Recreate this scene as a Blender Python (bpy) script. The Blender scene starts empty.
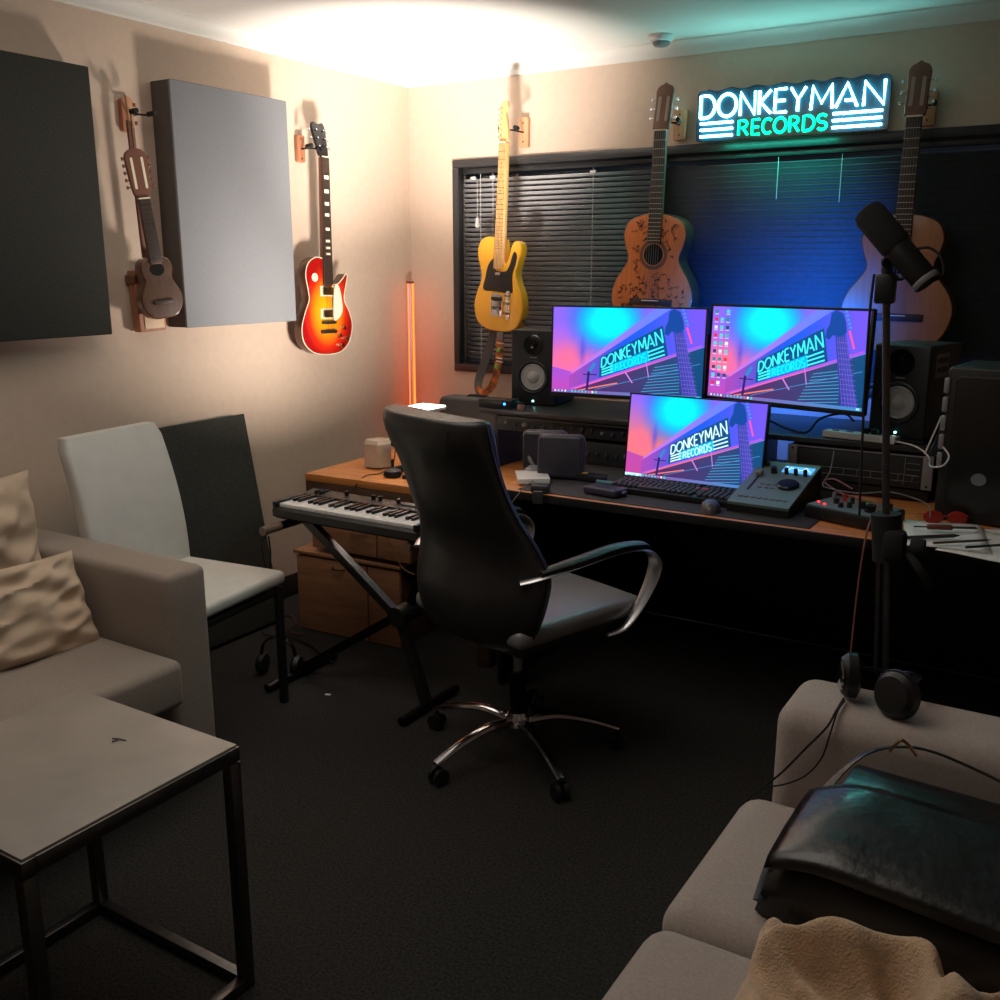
import bpy, bmesh, math, random
from math import sin, cos, pi, radians as R
from mathutils import Vector as V, Matrix as MX, noise
random.seed(7)
S = bpy.context.scene
C = S.collection
I4 = MX.Identity(4)

# ------------------------------------------------------------------ helpers
def lin(c):
    return tuple((x/12.92 if x <= .04045 else ((x+.055)/1.055)**2.4) for x in c)

def mat(name, col, rough=.6, metal=0., nscale=0, namt=.25, bump=0, bscale=None, coat=0, spec=.5, sheen=0, stretch=None, col2=None):
    m = bpy.data.materials.new(name); m.use_nodes = True
    n = m.node_tree.nodes; l = m.node_tree.links; b = n['Principled BSDF']
    c = lin(col)
    b.inputs['Base Color'].default_value = (*c, 1)
    b.inputs['Roughness'].default_value = rough
    b.inputs['Metallic'].default_value = metal
    b.inputs['Coat Weight'].default_value = coat
    b.inputs['Coat Roughness'].default_value = .12
    b.inputs['Specular IOR Level'].default_value = spec
    if sheen:
        b.inputs['Sheen Weight'].default_value = sheen
    if nscale or bump:
        tc = n.new('ShaderNodeTexCoord'); src = tc.outputs['Object']
        if stretch:
            mp = n.new('ShaderNodeMapping'); mp.inputs['Scale'].default_value = stretch
            l.new(src, mp.inputs['Vector']); src = mp.outputs['Vector']
    if nscale:
        t = n.new('ShaderNodeTexNoise'); t.inputs['Scale'].default_value = nscale; t.inputs['Detail'].default_value = 5
        l.new(src, t.inputs['Vector'])
        r = n.new('ShaderNodeValToRGB'); r.color_ramp.elements[0].position = .3; r.color_ramp.elements[1].position = .7
        d = lin(col2) if col2 else tuple(x*(1-namt) for x in c)
        r.color_ramp.elements[0].color = (*d, 1); r.color_ramp.elements[1].color = (*(c if col2 else tuple(min(1, x*(1+namt*.6)) for x in c)), 1)
        l.new(t.outputs['Fac'], r.inputs['Fac']); l.new(r.outputs['Color'], b.inputs['Base Color'])
    if bump:
        t2 = n.new('ShaderNodeTexNoise'); t2.inputs['Scale'].default_value = bscale or 300; t2.inputs['Detail'].default_value = 4
        l.new(src, t2.inputs['Vector'])
        bp = n.new('ShaderNodeBump'); bp.inputs['Strength'].default_value = bump; bp.inputs['Distance'].default_value = .004
        l.new(t2.outputs['Fac'], bp.inputs['Height']); l.new(bp.outputs['Normal'], b.inputs['Normal'])
    return m

def emit(name, col, st):
    m = bpy.data.materials.new(name); m.use_nodes = True
    n = m.node_tree.nodes; b = n['Principled BSDF']
    b.inputs['Base Color'].default_value = (*[x*.3 for x in lin(col)], 1)
    b.inputs['Emission Color'].default_value = (*lin(col), 1)
    b.inputs['Emission Strength'].default_value = st
    return m

def smooth(pts, n=6, closed=True):
    out = []; N = len(pts)
    rng = range(N) if closed else range(N-1)
    for i in rng:
        g = (lambda k: V(pts[k % N])) if closed else (lambda k: V(pts[max(0, min(N-1, k))]))
        p0, p1, p2, p3 = g(i-1), g(i), g(i+1), g(i+2)
        for j in range(n):
            t = j/n
            out.append(.5*((2*p1)+(p2-p0)*t+(2*p0-5*p1+4*p2-p3)*t*t+(3*p1-p0-3*p2+p3)*t**3))
    if not closed: out.append(V(pts[-1]))
    return out

def rrect(w, h, r, n=5, cx=0, cy=0):
    o = []
    for (sx, sy, a) in ((1, 1, 0), (-1, 1, 90), (-1, -1, 180), (1, -1, 270)):
        for k in range(n+1):
            t = R(a+90*k/n)
            o.append(V((cx+sx*(w/2-r)+r*cos(t), cy+sy*(h/2-r)+r*sin(t))))
    return o

def ell(rx, ry, n=20, cx=0, cy=0):
    return [V((cx+rx*cos(2*pi*k/n), cy+ry*sin(2*pi*k/n))) for k in range(n)]

def offs(o, d):
    N = len(o); out = []
    area = sum(o[i].x*o[(i+1) % N].y-o[(i+1) % N].x*o[i].y for i in range(N))
    s = 1 if area > 0 else -1
    for i in range(N):
        a = o[i]-o[i-1]; b = o[(i+1) % N]-o[i]
        if a.length < 1e-7: a = b
        if b.length < 1e-7: b = a
        t = (a.normalized()+b.normalized())
        if t.length < 1e-6: t = b
        t.normalize(); nn = V((-t.y, t.x))*s
        out.append(o[i]+nn*d)
    return out

class MB:
    def __init__(s): s.bm = bmesh.new(); s.m = I4.copy()
    def v(s, p): return s.bm.verts.new(s.m @ V(p))
    def f(s, vs, mi=0):
        try:
            f = s.bm.faces.new(vs); f.material_index = mi; return f
        except ValueError: return None
    def box(s, c, d, bev=0, seg=2, mi=0, rot=None):
        b = bmesh.new(); bmesh.ops.create_cube(b, size=1)
        bmesh.ops.scale(b, vec=V(d), verts=b.verts)
        if bev:
            bmesh.ops.bevel(b, geom=b.edges[:], offset=min(bev, min(d)*.49), segments=seg, affect='EDGES', profile=.5)
        M = MX.Translation(V(c))
        if rot: M = M @ MX.Rotation(rot[2], 4, 'Z') @ MX.Rotation(rot[1], 4, 'Y') @ MX.Rotation(rot[0], 4, 'X')
        M = s.m @ M
        mp = {v: s.bm.verts.new(M @ v.co) for v in b.verts}
        for f in b.faces: s.f([mp[v] for v in f.verts], mi)
        b.free(); return s
    def tube(s, pts, r, n=8, mi=0, sm=0, flat=None, closed=False):
        pts = [V(p) for p in pts]
        if sm: 
            if isinstance(r, (list, tuple)):
                rr = []; N = len(r)
                tt = [q if isinstance(q, tuple) else (q, q) for q in r]
                for i in range(N-1): rr += [tuple(tt[i][k]+(tt[i+1][k]-tt[i][k])*j/sm for k in (0, 1)) for j in range(sm)]
                r = rr+[tt[-1]]
            pts = smooth(pts, sm, closed)
        N = len(pts); up = None; rings = []
        for i, p in enumerate(pts):
            if closed: t = (pts[(i+1) % N]-pts[i-1])
            else: t = (pts[min(i+1, N-1)]-pts[max(i-1, 0)])
            if t.length < 1e-9: t = V((0, 0, 1))
            t.normalize()
            if flat is not None: u = V(flat); u = (u-t*u.dot(t)).normalized()
            elif up is None:
                u = V((0, 0, 1)) if abs(t.z) < .9 else V((1, 0, 0)); u = (u-t*u.dot(t)).normalized()
            else: u = (up-t*up.dot(t)).normalized()
            up = u; w = t.cross(u)
            rr = r[min(i, len(r)-1)] if isinstance(r, list) else r
            ra, rb = rr if isinstance(rr, tuple) else (rr, rr)   # (along flat axis, across)
            o = pi/n if n == 4 else 0
            k = 1.414 if n == 4 else 1
            rings.append([s.v(p+u*ra*k*cos(2*pi*j/n+o)+w*rb*k*sin(2*pi*j/n+o)) for j in range(n)])
        for i in range(N if closed else N-1):
            a, b = rings[i], rings[(i+1) % N]
            for j in range(n): s.f([a[j], a[(j+1) % n], b[(j+1) % n], b[j]], mi)
        if not closed: s.f(rings[0][::-1], mi); s.f(rings[-1], mi)
        return s
    def cyl(s, a, b, r, r2=None, n=16, mi=0): return s.tube([a, b], [r, r if r2 is None else r2], n, mi)
    def lathe(s, prof, c=(0, 0, 0), axis='Z', n=24, mi=0, sc=(1, 1)):
        A = {'Z': I4, 'Y': MX.Rotation(R(90), 4, 'X'), 'X': MX.Rotation(R(90), 4, 'Y'), '-X': MX.Rotation(R(-90), 4, 'Y')}[axis]
        M = MX.Translation(V(c)) @ A; rings = []
        for (r, z) in prof:
            if r < 1e-6: rings.append([s.v(M @ V((0, 0, z)))])
            else: rings.append([s.v(M @ V((r*sc[0]*cos(2*pi*j/n), r*sc[1]*sin(2*pi*j/n), z))) for j in range(n)])
        for a, b in zip(rings, rings[1:]):
            for j in range(n):
                k = (j+1) % n
                if len(a) == 1 and len(b) == 1: break
                if len(a) == 1: s.f([a[0], b[k], b[j]], mi)
                elif len(b) == 1: s.f([a[j], a[k], b[0]], mi)
                else: s.f([a[j], a[k], b[k], b[j]], mi)
        if len(rings[0]) > 1: s.f(rings[0][::-1], mi)
        if len(rings[-1]) > 1: s.f(rings[-1], mi)
        return s
    def slab(s, o, y0, y1, r=0, mi=0, n=3, mf=None):
        """outline o in the XZ plane, extruded from y0 (front) to y1 (back), edges rounded by r"""
        rings = []
        prof = [(y0+r*(1-cos(pi/2*k/n)) if r else y0, r*(1-sin(pi/2*k/n)) if r else 0) for k in (range(n+1) if r else [0])]
        prof += [(y1-(y-y0), d) for (y, d) in prof[::-1]]
        for (y, d) in prof:
            q = offs(o, d) if d else o
            rings.append([s.v((p.x, y, p.y)) for p in q])
        N = len(o)
        for a, b in zip(rings, rings[1:]):
            for j in range(N): s.f([a[j], a[(j+1) % N], b[(j+1) % N], b[j]], mi)
        s.f(rings[0][::-1], mi if mf is None else mf); s.f(rings[-1], mi)
        return s
    def grid(s, fn, nu, nv, mi=0, cu=False):
        g = [[s.v(fn(i/nu, j/nv)) for j in range(nv+1)] for i in range(nu+(0 if cu else 1))]
        for i in range(nu):
            for j in range(nv):
                a, b = g[i], g[(i+1) % len(g)]
                s.f([a[j], b[j], b[j+1], a[j+1]], mi)
        return s
    def build(s, name, mats, parent=None, ang=35, loc=None, rz=0):
        if not isinstance(mats, (list, tuple)): mats = [mats]
        bmesh.ops.recalc_face_normals(s.bm, faces=s.bm.faces[:])
        me = bpy.data.meshes.new(name); s.bm.to_mesh(me); s.bm.free()
        for m in mats: me.materials.append(m)
        me.shade_smooth(); me.set_sharp_from_angle(angle=R(ang))
        o = bpy.data.objects.new(name, me); C.objects.link(o)
        if parent: o.parent = parent
        if loc: o.location = loc
        if rz: o.rotation_euler.z = rz
        return o

def tag(o, label, cat, group=None, kind=None):
    o['label'] = label; o['category'] = cat
    if group: o['group'] = group
    if kind: o['kind'] = kind
    return o
def thing(name, label, cat, loc=(0, 0, 0), rz=0, group=None, rot=None):
    o = bpy.data.objects.new(name, None); C.objects.link(o); o.location = loc; o.empty_display_size = .05
    o.rotation_euler = rot or (0, 0, rz)
    return tag(o, label, cat, group)
def struct(name, b, m, ang=35):
    o = b.build(name, m, ang=ang); o['kind'] = 'structure'; return o
def copy_tree(o, loc=None, rz=None, label=None, parent=None):
    c = o.copy(); C.objects.link(c)
    if parent: c.parent = parent
    if loc: c.location = loc
    if rz is not None: c.rotation_euler = (0, 0, rz)
    if label: c['label'] = label
    for ch in [x for x in C.objects if x.parent == o]: copy_tree(ch, parent=c)
    return c

# ------------------------------------------------------------------ materials
wallm = mat('wall_paint', (.80, .715, .645), .9, nscale=30, namt=.04, bump=.15, bscale=220)
ceilm = mat('ceiling_paint', (.86, .85, .83), .9)
carpet = mat('carpet', (.225, .218, .21), 1, nscale=140, namt=.5, bump=.9, bscale=500, spec=.1)
black = mat('black_plastic', (.085, .085, .09), .45)
blackg = mat('black_gloss', (.06, .06, .065), .2)
blackm = mat('black_metal', (.13, .125, .125), .35, .8)
rubber = mat('rubber', (.07, .07, .07), .8)
leather = mat('chair_leather', (.14, .135, .135), .42, nscale=25, namt=.2, bump=.25, bscale=260, coat=.15)
bagl = mat('bag_leather', (.055, .053, .056), .36, nscale=12, namt=.3, bump=.35, bscale=60, coat=.2)
chrome = mat('chrome', (.82, .82, .84), .14, 1)
alu = mat('satin_aluminium', (.80, .80, .81), .3, .9)
steel = mat('brushed_steel', (.36, .35, .345), .35, .9, nscale=60, namt=.15)
sofa_m = mat('sofa_fabric', (.60, .545, .50), .95, nscale=180, namt=.12, bump=.5, bscale=700, sheen=.15)
sofa_r = mat('sofa_fabric_grey', (.68, .63, .60), .95, nscale=180, namt=.12, bump=.5, bscale=700, sheen=.15)
pillow_m = mat('pillow_fabric', (.78, .69, .60), .95, nscale=9, namt=.12, bump=.6, bscale=420)
whitel = mat('white_leather', (.80, .79, .765), .55, nscale=14, namt=.05, bump=.15, bscale=150)
tablem = mat('table_laminate', (.60, .57, .535), .38, nscale=7, namt=.14, bump=.05, bscale=40)
panelb = mat('black_panel_fabric', (.25, .25, .235), 1, nscale=260, namt=.45, bump=.6, bscale=600, spec=.1)
panelg = mat('grey_panel_fabric', (.54, .545, .565), 1, nscale=260, namt=.1, bump=.3, bscale=600, spec=.1)
panels = mat('panel_side', (.36, .33, .32), .95)
woodo = mat('orange_wood', (.80, .51, .27), .45, nscale=5, namt=.25, stretch=(1, 9, 9))
woodb = mat('brown_wood', (.64, .455, .33), .5, nscale=6, namt=.25, stretch=(1.2, 9, 9))
woodd = mat('dark_brown_wood', (.34, .24, .18), .5, nscale=6, namt=.3, stretch=(1, 8, 8))
pinem = mat('hanger_wood', (.80, .60, .45), .55, nscale=8, namt=.2, stretch=(6, 6, 1))
redwood = mat('hanger_red_wood', (.70, .46, .33), .55, nscale=8, namt=.3, stretch=(6, 6, 1))
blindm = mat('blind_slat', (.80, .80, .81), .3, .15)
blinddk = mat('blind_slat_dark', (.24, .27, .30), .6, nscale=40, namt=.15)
framem = mat('window_frame_metal', (.27, .275, .285), .4, .6)
matm = mat('desk_mat', (.20, .19, .20), .75, nscale=200, namt=.2)
deskblk = mat('black_desk_board', (.20, .19, .19), .32, nscale=30, namt=.2)
devm = mat('device_black', (.15, .155, .17), .5)
devg = mat('device_grey', (.55, .54, .55), .45, .3)
teal = mat('console_green_grey', (.44, .52, .51), .45, .2)
white = mat('white_plastic', (.86, .85, .84), .4)
greyp = mat('grey_plastic', (.45, .45, .46), .5)
cone = mat('speaker_cone', (.66, .655, .65), .6)
ply = mat('polished_black', (.05, .05, .05), .12, coat=.5)
ivory = mat('ivory_plastic', (.93, .89, .78), .35)
rosew = mat('rosewood', (.24, .17, .14), .5, nscale=20, namt=.3, stretch=(8, 8, 1))
maple = mat('maple', (.90, .70, .45), .35, nscale=8, namt=.12, stretch=(6, 6, 1), coat=.3)
gold = mat('nickel_gold', (.80, .68, .50), .25, 1)
telem = mat('butterscotch_lacquer', (.97, .70, .17), .22, nscale=5, namt=.06, coat=.5)
spruce = mat('orange_spruce', (.83, .46, .22), .4, nscale=9, namt=.15, stretch=(9, 9, 1), coat=.2)
spruce2 = mat('natural_spruce', (.70, .47, .33), .45, nscale=9, namt=.12, stretch=(9, 9, 1), coat=.2)
sidew = mat('guitar_side_wood', (.36, .21, .14), .3, coat=.4)
charw = mat('charango_wood', (.34, .235, .17), .45, nscale=10, namt=.3, stretch=(6, 6, 1))
mahog = mat('head_mahogany', (.46, .29, .22), .5)
slotm = mat('slot_ivory', (.62, .55, .50), .6)
ink = mat('ink', (.10, .06, .06), .6)
strapg = mat('grey_strap', (.33, .33, .33), .6)
strapo = mat('orange_strap', (.90, .50, .20), .6, nscale=35, namt=.5, col2=(.15, .13, .12))
blanket_m = mat('blanket_fleece', (.83, .70, .57), 1, nscale=40, namt=.2, bump=1, bscale=260, sheen=.4)
paper = mat('paper', (.88, .88, .87), .8)
redp = mat('red_plastic', (.62, .16, .13), .3)
hexm = mat('concrete', (.72, .64, .565), .85, nscale=30, namt=.08)
ledr = emit('led_red', (1, .12, .08), 6); ledg = emit('led_green', (.3, 1, .2), 5); ledb = emit('led_blue', (.15, .55, 1), 5); ledw = emit('led_cyan_white', (.6, 1, 1), 8)
capb = mat('key_caps', (.23, .235, .26), .6)

# ------------------------------------------------------------------ room
RX, RY, CZ = 5.0, -5.6, 2.365
WX0, WX1, WZ0, WZ1 = .262, 2.95, .957, 1.962
b = MB(); b.box((RX/2, RY/2, -.05), (RX+.3, -RY+.3, .1)); struct('floor', b, carpet)
b = MB(); b.box((RX/2, RY/2, CZ+.05), (RX+.3, -RY+.3, .1)); struct('ceiling', b, ceilm)
b = MB(); b.box((-.06, RY/2, CZ/2), (.12, -RY, CZ)); struct('wall_left', b, wallm)
b = MB(); b.box((RX+.06, RY/2, CZ/2), (.12, -RY, CZ)); struct('wall_right', b, wallm)
b = MB(); b.box((RX/2, RY-.06, CZ/2), (RX, .12, CZ)); struct('wall_front', b, wallm)
b = MB()
b.box((WX0/2-.06, .07, CZ/2), (WX0+.12, .14, CZ)); b.box(((WX1+RX)/2+.06, .07, CZ/2), (RX-WX1+.12, .14, CZ))
b.box(((WX0+WX1)/2, .07, WZ0/2), (WX1-WX0, .14, WZ0)); b.box(((WX0+WX1)/2, .07, (WZ1+CZ)/2), (WX1-WX0, .14, CZ-WZ1))
struct('wall_back', b, wallm)
# cornices: concave cove profile
def cove(a, bb, nrm):
    b = MB(); a = V(a); bb = V(bb); nrm = V(nrm)
    pr = [(0, 0), (0, -.055), (.006, -.055), (.010, -.047)]
    for k in range(6):
        t = k/5*pi/2; pr.append((.010+.036*(1-cos(t)), -.046+.040*sin(t)))
    pr += [(.052, -.006), (.055, 0)]
    r0 = [b.v(a+nrm*p[0]+V((0, 0, CZ+p[1]))) for p in pr]; r1 = [b.v(bb+nrm*p[0]+V((0, 0, CZ+p[1]))) for p in pr]
    for i in range(len(pr)-1): b.f([r0[i], r0[i+1], r1[i+1], r1[i]])
    b.f(r0); b.f(r1[::-1]); return b
struct('trim_1', cove((0, RY, 0), (0, 0, 0), (1, 0, 0)), ceilm)
struct('trim_2', cove((0, 0, 0), (RX, 0, 0), (0, -1, 0)), ceilm)
struct('trim_3', cove((RX, 0, 0), (RX, RY, 0), (-1, 0, 0)), ceilm)
skirt = mat('skirting_paint', (.12, .11, .11), .6)
b = MB(); b.box((.006, RY/2, .05), (.012, -RY, .1), .003); struct('baseboard_left', b, skirt)
b = MB(); b.box((RX/2, -.006, .05), (RX, .012, .1), .003); struct('baseboard_back', b, skirt)

# window: metal frame, mullion, glass
b = MB(); fw = .036; WCX = (WX0+WX1)/2; WCZ = (WZ0+WZ1)/2
for z in (WZ0+fw/2, WZ1-fw/2): b.box((WCX, .012, z), (WX1-WX0, .045, fw), .004)
for x in (WX0+fw/2, WX1-fw/2): b.box((x, .012, WCZ), (fw, .045, WZ1-WZ0-2*fw), .004)
b.box((1.315, .012, WCZ), (.036, .045, WZ1-WZ0-2*fw), .004)
win = struct('window_1', b, framem)
gl = bpy.data.materials.new('glass'); gl.use_nodes = True; g = gl.node_tree.nodes['Principled BSDF']
g.inputs['Transmission Weight'].default_value = 1; g.inputs['Roughness'].default_value = .02; g.inputs['Base Color'].default_value = (.9, .95, .95, 1)
b = MB(); b.box((WCX, .10, WCZ), (WX1-WX0-.01, .006, WZ1-WZ0-.01)); b.build('window_pane', gl, win)
night = mat('night_hoarding', (.02, .02, .025), 1)

def blind(x0, x1, label, m, tilt, cords, yy=.045):
    t = thing('venetian_blind', label, 'blind', ((x0+x1)/2, yy, WZ0+fw), 0, 'venetian blinds in the window')
    w = x1-x0; H = WZ1-WZ0-2*fw
    b = MB(); b.box((0, 0, H-.014), (w, .032, .026), .003); b.build('head_rail', framem, t)
    b = MB(); n = int((H-.05)/.0228)
    for i in range(n):
        z = .03+i*.0228
        def fn(u, v, z=z):
            a = (v-.5)*.0255; cr = .0022*(1-(2*v-1)**2)
            return V(((u-.5)*w, a*cos(tilt)-cr*sin(tilt), z+a*sin(tilt)+cr*cos(tilt)))
        b.grid(fn, 1, 4)
    o = b.build('slats', m, t, ang=60)
    sd = o.modifiers.new('thick', 'SOLIDIFY'); sd.thickness = .0007
    b = MB(); b.box((0, 0, .012), (w, .022, .012), .003); b.build('bottom_rail', framem, t)
    for cx, z0 in cords:
        b = MB(); b.cyl((cx-(x0+x1)/2, -.016, z0), (cx-(x0+x1)/2, -.016, H-.03), .0014, n=6); b.build('cord', white, t)
    return t
bl1 = blind(WX0+fw, 1.296, 'slatted grey blind over left half of window behind yellow guitar', blindm, R(-38), [(.40, .02), (.47, .02), (1.0, .02)])
for cx in (.36, .47, 1.0):
    b = MB(); b.box((cx-(WX0+fw+1.296)/2, -.018, .885), (.03, .012, .014), .004); b.build('cord_clip', white, bl1)
b = MB(); b.tube([(.385-.797, -.022, .87), (.385-.797, -.022, .70)], .0013, 6); b.lathe([(0, .04), (.008, .036), (.013, .0), (.008, -.01), (0, -.01)], (.385-.797, -.022, .665), n=10); b.build('pull_cord', white, bl1)
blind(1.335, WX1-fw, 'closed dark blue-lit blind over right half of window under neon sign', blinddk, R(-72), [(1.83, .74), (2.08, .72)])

# smoke detector
t = thing('smoke_detector', 'small round white smoke detector on ceiling above signed guitar', 'smoke detector', (1.385, -.16, CZ))
b = MB(); b.lathe([(0, 0), (.045, 0), (.048, -.008), (.044, -.022), (.036, -.026)], n=28); b.build('base', white, t)
b = MB(); b.lathe([(.034, -.024), (.034, -.034), (.026, -.042), (0, -.044)], n=28); b.build('cover', greyp, t)

# ------------------------------------------------------------------ acoustic panels
def acoustic(label, y0, y1, z0, z1, th, face, side, loc=None, rot=None):
    w = y1-y0; h = z1-z0
    t = thing('acoustic_panel', label, 'acoustic panel', loc or (0, (y0+y1)/2, z0), 0, None, rot)
    b = MB(); b.box((th/2-.006, 0, h/2), (th-.012, w, h), .004); b.build('panel_frame', side, t)
    b = MB(); b.box((th-.006, 0, h/2), (.012, w+.002, h+.002), .004, 3); b.build('fabric_face', face, t)
acoustic('large black fabric acoustic panel on left wall by frame edge', -2.47, -1.872, 1.238, 2.105, .10, panelb, panelb)
acoustic('light grey acoustic panel on left wall between charango and sunburst guitar', -1.545, -.958, 1.243, 2.117, .105, panelg, panels)
lean = math.atan2(.155, .87)
acoustic('black fabric panel on floor leaning against wall behind white chair', 0, .60, 0, .875, .04, panelb, panelb, loc=(.175, -1.545, .008), rot=(0, -lean, 0))

# ------------------------------------------------------------------ stroke lettering
def arc(cx, cy, rx, ry, a0, a1, n=8): return [(cx+rx*cos(R(a0+(a1-a0)*k/n)), cy+ry*sin(R(a0+(a1-a0)*k/n))) for k in range(n+1)]
LET = {
 'D': [[(0, 0), (0, 1), (.35, 1)]+arc(.35, .5, .6, .5, 90, -90, 10)[1:]+[(0, 0)]],
 'O': [arc(.5, .5, .5, .5, 90, 450, 18)],
 'N': [[(0, 0), (0, 1), (1, 0), (1, 1)]],
 'K': [[(0, 0), (0, 1)], [(.95, 1), (.12, .5), (1, 0)]],
 'E': [[(.95, 1), (0, 1), (0, 0), (1, 0)], [(0, .5), (.85, .5)]],
 'Y': [[(0, 1), (.5, .48), (1, 1)], [(.5, .48), (.5, 0)]],
 'M': [[(0, 0), (.06, 1), (.5, .25), (.94, 1), (1, 0)]],
 'A': [[(0, 0), (.5, 1), (1, 0)], [(.42, .28), (.8, .28)]],
 'R': [[(0, 0), (0, 1), (.45, 1)]+arc(.45, .75, .45, .25, 90, -90, 6)[1:]+[(.1, .5), (.45, .5), (1, 0)]],
 'C': [arc(.55, .5, .55, .5, 50, 310, 12)],
 'S': [arc(.5, .75, .46, .25, 30, 270, 8)+arc(.5, .25, .46, .25, 90, -150, 8)[1:]],
 }
# (letter, x0, x1) in board units 0..1 ; z rows
ROW1 = [('D', .012, .098), ('O', .112, .215), ('N', .238, .318), ('K', .342, .405), ('E', .427, .49), ('Y', .51, .588), ('M', .618, .727), ('A', .745, .853), ('N', .885, .983)]
ROW2 = [('R', .235, .286), ('E', .310, .352), ('C', .367, .418), ('O', .430, .494), ('R', .514, .562), ('D', .586, .644), ('S', .657, .708)]
def sign_strokes():
    out = []
    for row, z0, z1, k in ((ROW1, .46, .94, 0), (ROW2, .035, .345, 1)):
        for (ch, x0, x1) in row:
            for st in LET[ch]: out.append((k, [(x0+(x1-x0)*p[0], z0+(z1-z0)*p[1]) for p in st]))
    for x0, x1 in ((.015, .20), (.735, .98)):
        for z in (.06, .20, .34): out.append((2, [(x0, z), (x1, z)]))
    return out
neonw = emit('neon_white', (.58, .98, .98), 24); neong = emit('neon_green', (.0, 1, .60), 5)
boardm = mat('sign_board_acrylic', (.05, .22, .30), .25, coat=.3)
SW, SH = .737, .178
t = thing('neon_sign', 'lit white and green neon sign on wall above the dark window', 'neon sign', (1.507, -.032, 1.974), 0)
o2 = [V((p.x, p.y+(.004*sin(p.x*60) if p.y > SH*.9 and .03 < p.x < SW-.03 else 0))) for p in
      [V((.012*(1-cos(R(a)))-.008, .012*(1-sin(R(a)))-.008)) for a in range(0, 91, 15)]+[V((.02+k*(SW-.04)/8, -.008)) for k in range(9)]
      + [V((SW+.008-.012*(1-sin(R(a))), .012*(1-cos(R(a)))-.008)) for a in range(0, 91, 15)]
      + [V((SW+.008-.02*(1-cos(R(a))), SH+.010-.02*(1-sin(R(a))))) for a in range(0, 91, 15)]+[V((SW-.02-k*(SW-.04)/80, SH+.010)) for k in range(81)]
      + [V((.012-.02*sin(R(a)), SH+.010-.02*(1-cos(R(a))))) for a in range(0, 91, 15)]]
b = MB(); b.slab(o2, 0, .008, 0); b.box((.12, .018, .1), (.02, .024, .02)); b.box((.62, .018, .1), (.02, .024, .02)); b.build('backing_board', boardm, t)
nst = sign_strokes(); i = 0
for row, k in ((ROW1, 0), (ROW2, 1)):
    for (ch, x0, x1) in row:
        b = MB()
        for st in LET[ch]: b.tube([(p[0]*SW, -.006, p[1]*SH) for p in nst[i][1]], .0050, 8, flat=(0, 1, 0)); i += 1
        b.build('neon_letter', (neonw, neong)[k], t)
for k, st in nst[i:]:
    b = MB(); b.tube([(p[0]*SW, -.006, p[1]*SH) for p in st], .0046, 8); b.build('neon_stripe', neonw, t)

# ------------------------------------------------------------------ LED corner lamp
t = thing('led_corner_lamp', 'slim standing lamp glowing orange in the room corner', 'lamp', (.075, -.115, 0))
b = MB(); b.lathe([(0, 0), (.10, 0), (.10, .012), (.02, .02), (0, .02)], n=28); b.build('base', white, t)
b = MB(); b.box((0, -.004, .70), (.012, .008, 1.37), .002); b.build('pole', mat('lilac_white', (.85, .80, .86), .4), t)
orange = emit('orange_led', (1, .36, .12), 4.6)
for sx in (-1, 1):
    b = MB(); b.box((sx*.013, .004, .70), (.009, .009, 1.37), .003); b.build('led_strip', orange, t)
b = MB(); b.box((0, 0, 1.39), (.038, .02, .012), .004); b.build('end_cap', mahog, t)

# ------------------------------------------------------------------ guitars
def hanger(label, loc, rz, wood=pinem, w=.055, h=.12, reach=.10):
    t = thing('guitar_hanger', label, 'guitar hanger', loc, rz, 'wooden guitar hangers on the walls')
    b = MB(); b.slab(rrect(w, h, .008, 4, 0, 0), -.022, 0, .003); b.build('wall_block', wood, t)
    b = MB(); b.cyl((0, -.02, 0), (0, -reach, 0), .004, n=8)
    b.tube([(-.042, -reach-.035, .004), (-.036, -reach-.01, 0), (0, -reach, 0), (.036, -reach-.01, 0), (.042, -reach-.035, .004)], .0035, 8, sm=4)
    b.build('yoke_arm', blackm, t)
    for sx in (-1, 1):
        b = MB(); b.tube([(sx*.04, -reach-.042, .005), (sx*.036, -reach-.008, .003)], .009, 10); b.build('padded_prong', rubber, t)
    for z in (-.04, .04):
        b = MB(); b.cyl((0, -.024, z), (0, -.021, z), .004, n=8); b.build('screw', steel, t)
    return t

def strings(t, m, x0, x1, z0, z1, y0, y1, n=6, r=.0005):
    for i in range(n):
        f = i/(n-1)-.5
        b = MB(); b.tube([(f*x0, y0, z0), (f*x1, y1, z1)], r, 4); b.build('string', m, t)
def pegs(H, m, M, lst, posts=()):
    for i, a in enumerate(lst):
        b = MB(); b.m = M; tuner(b, *a)
        if posts: p = posts[i]; b.cyl((p[0], p[1], p[2]), (p[0], p[1]+.009, p[2]), .004, n=8)
        b.build('tuning_peg', m, H)

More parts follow.
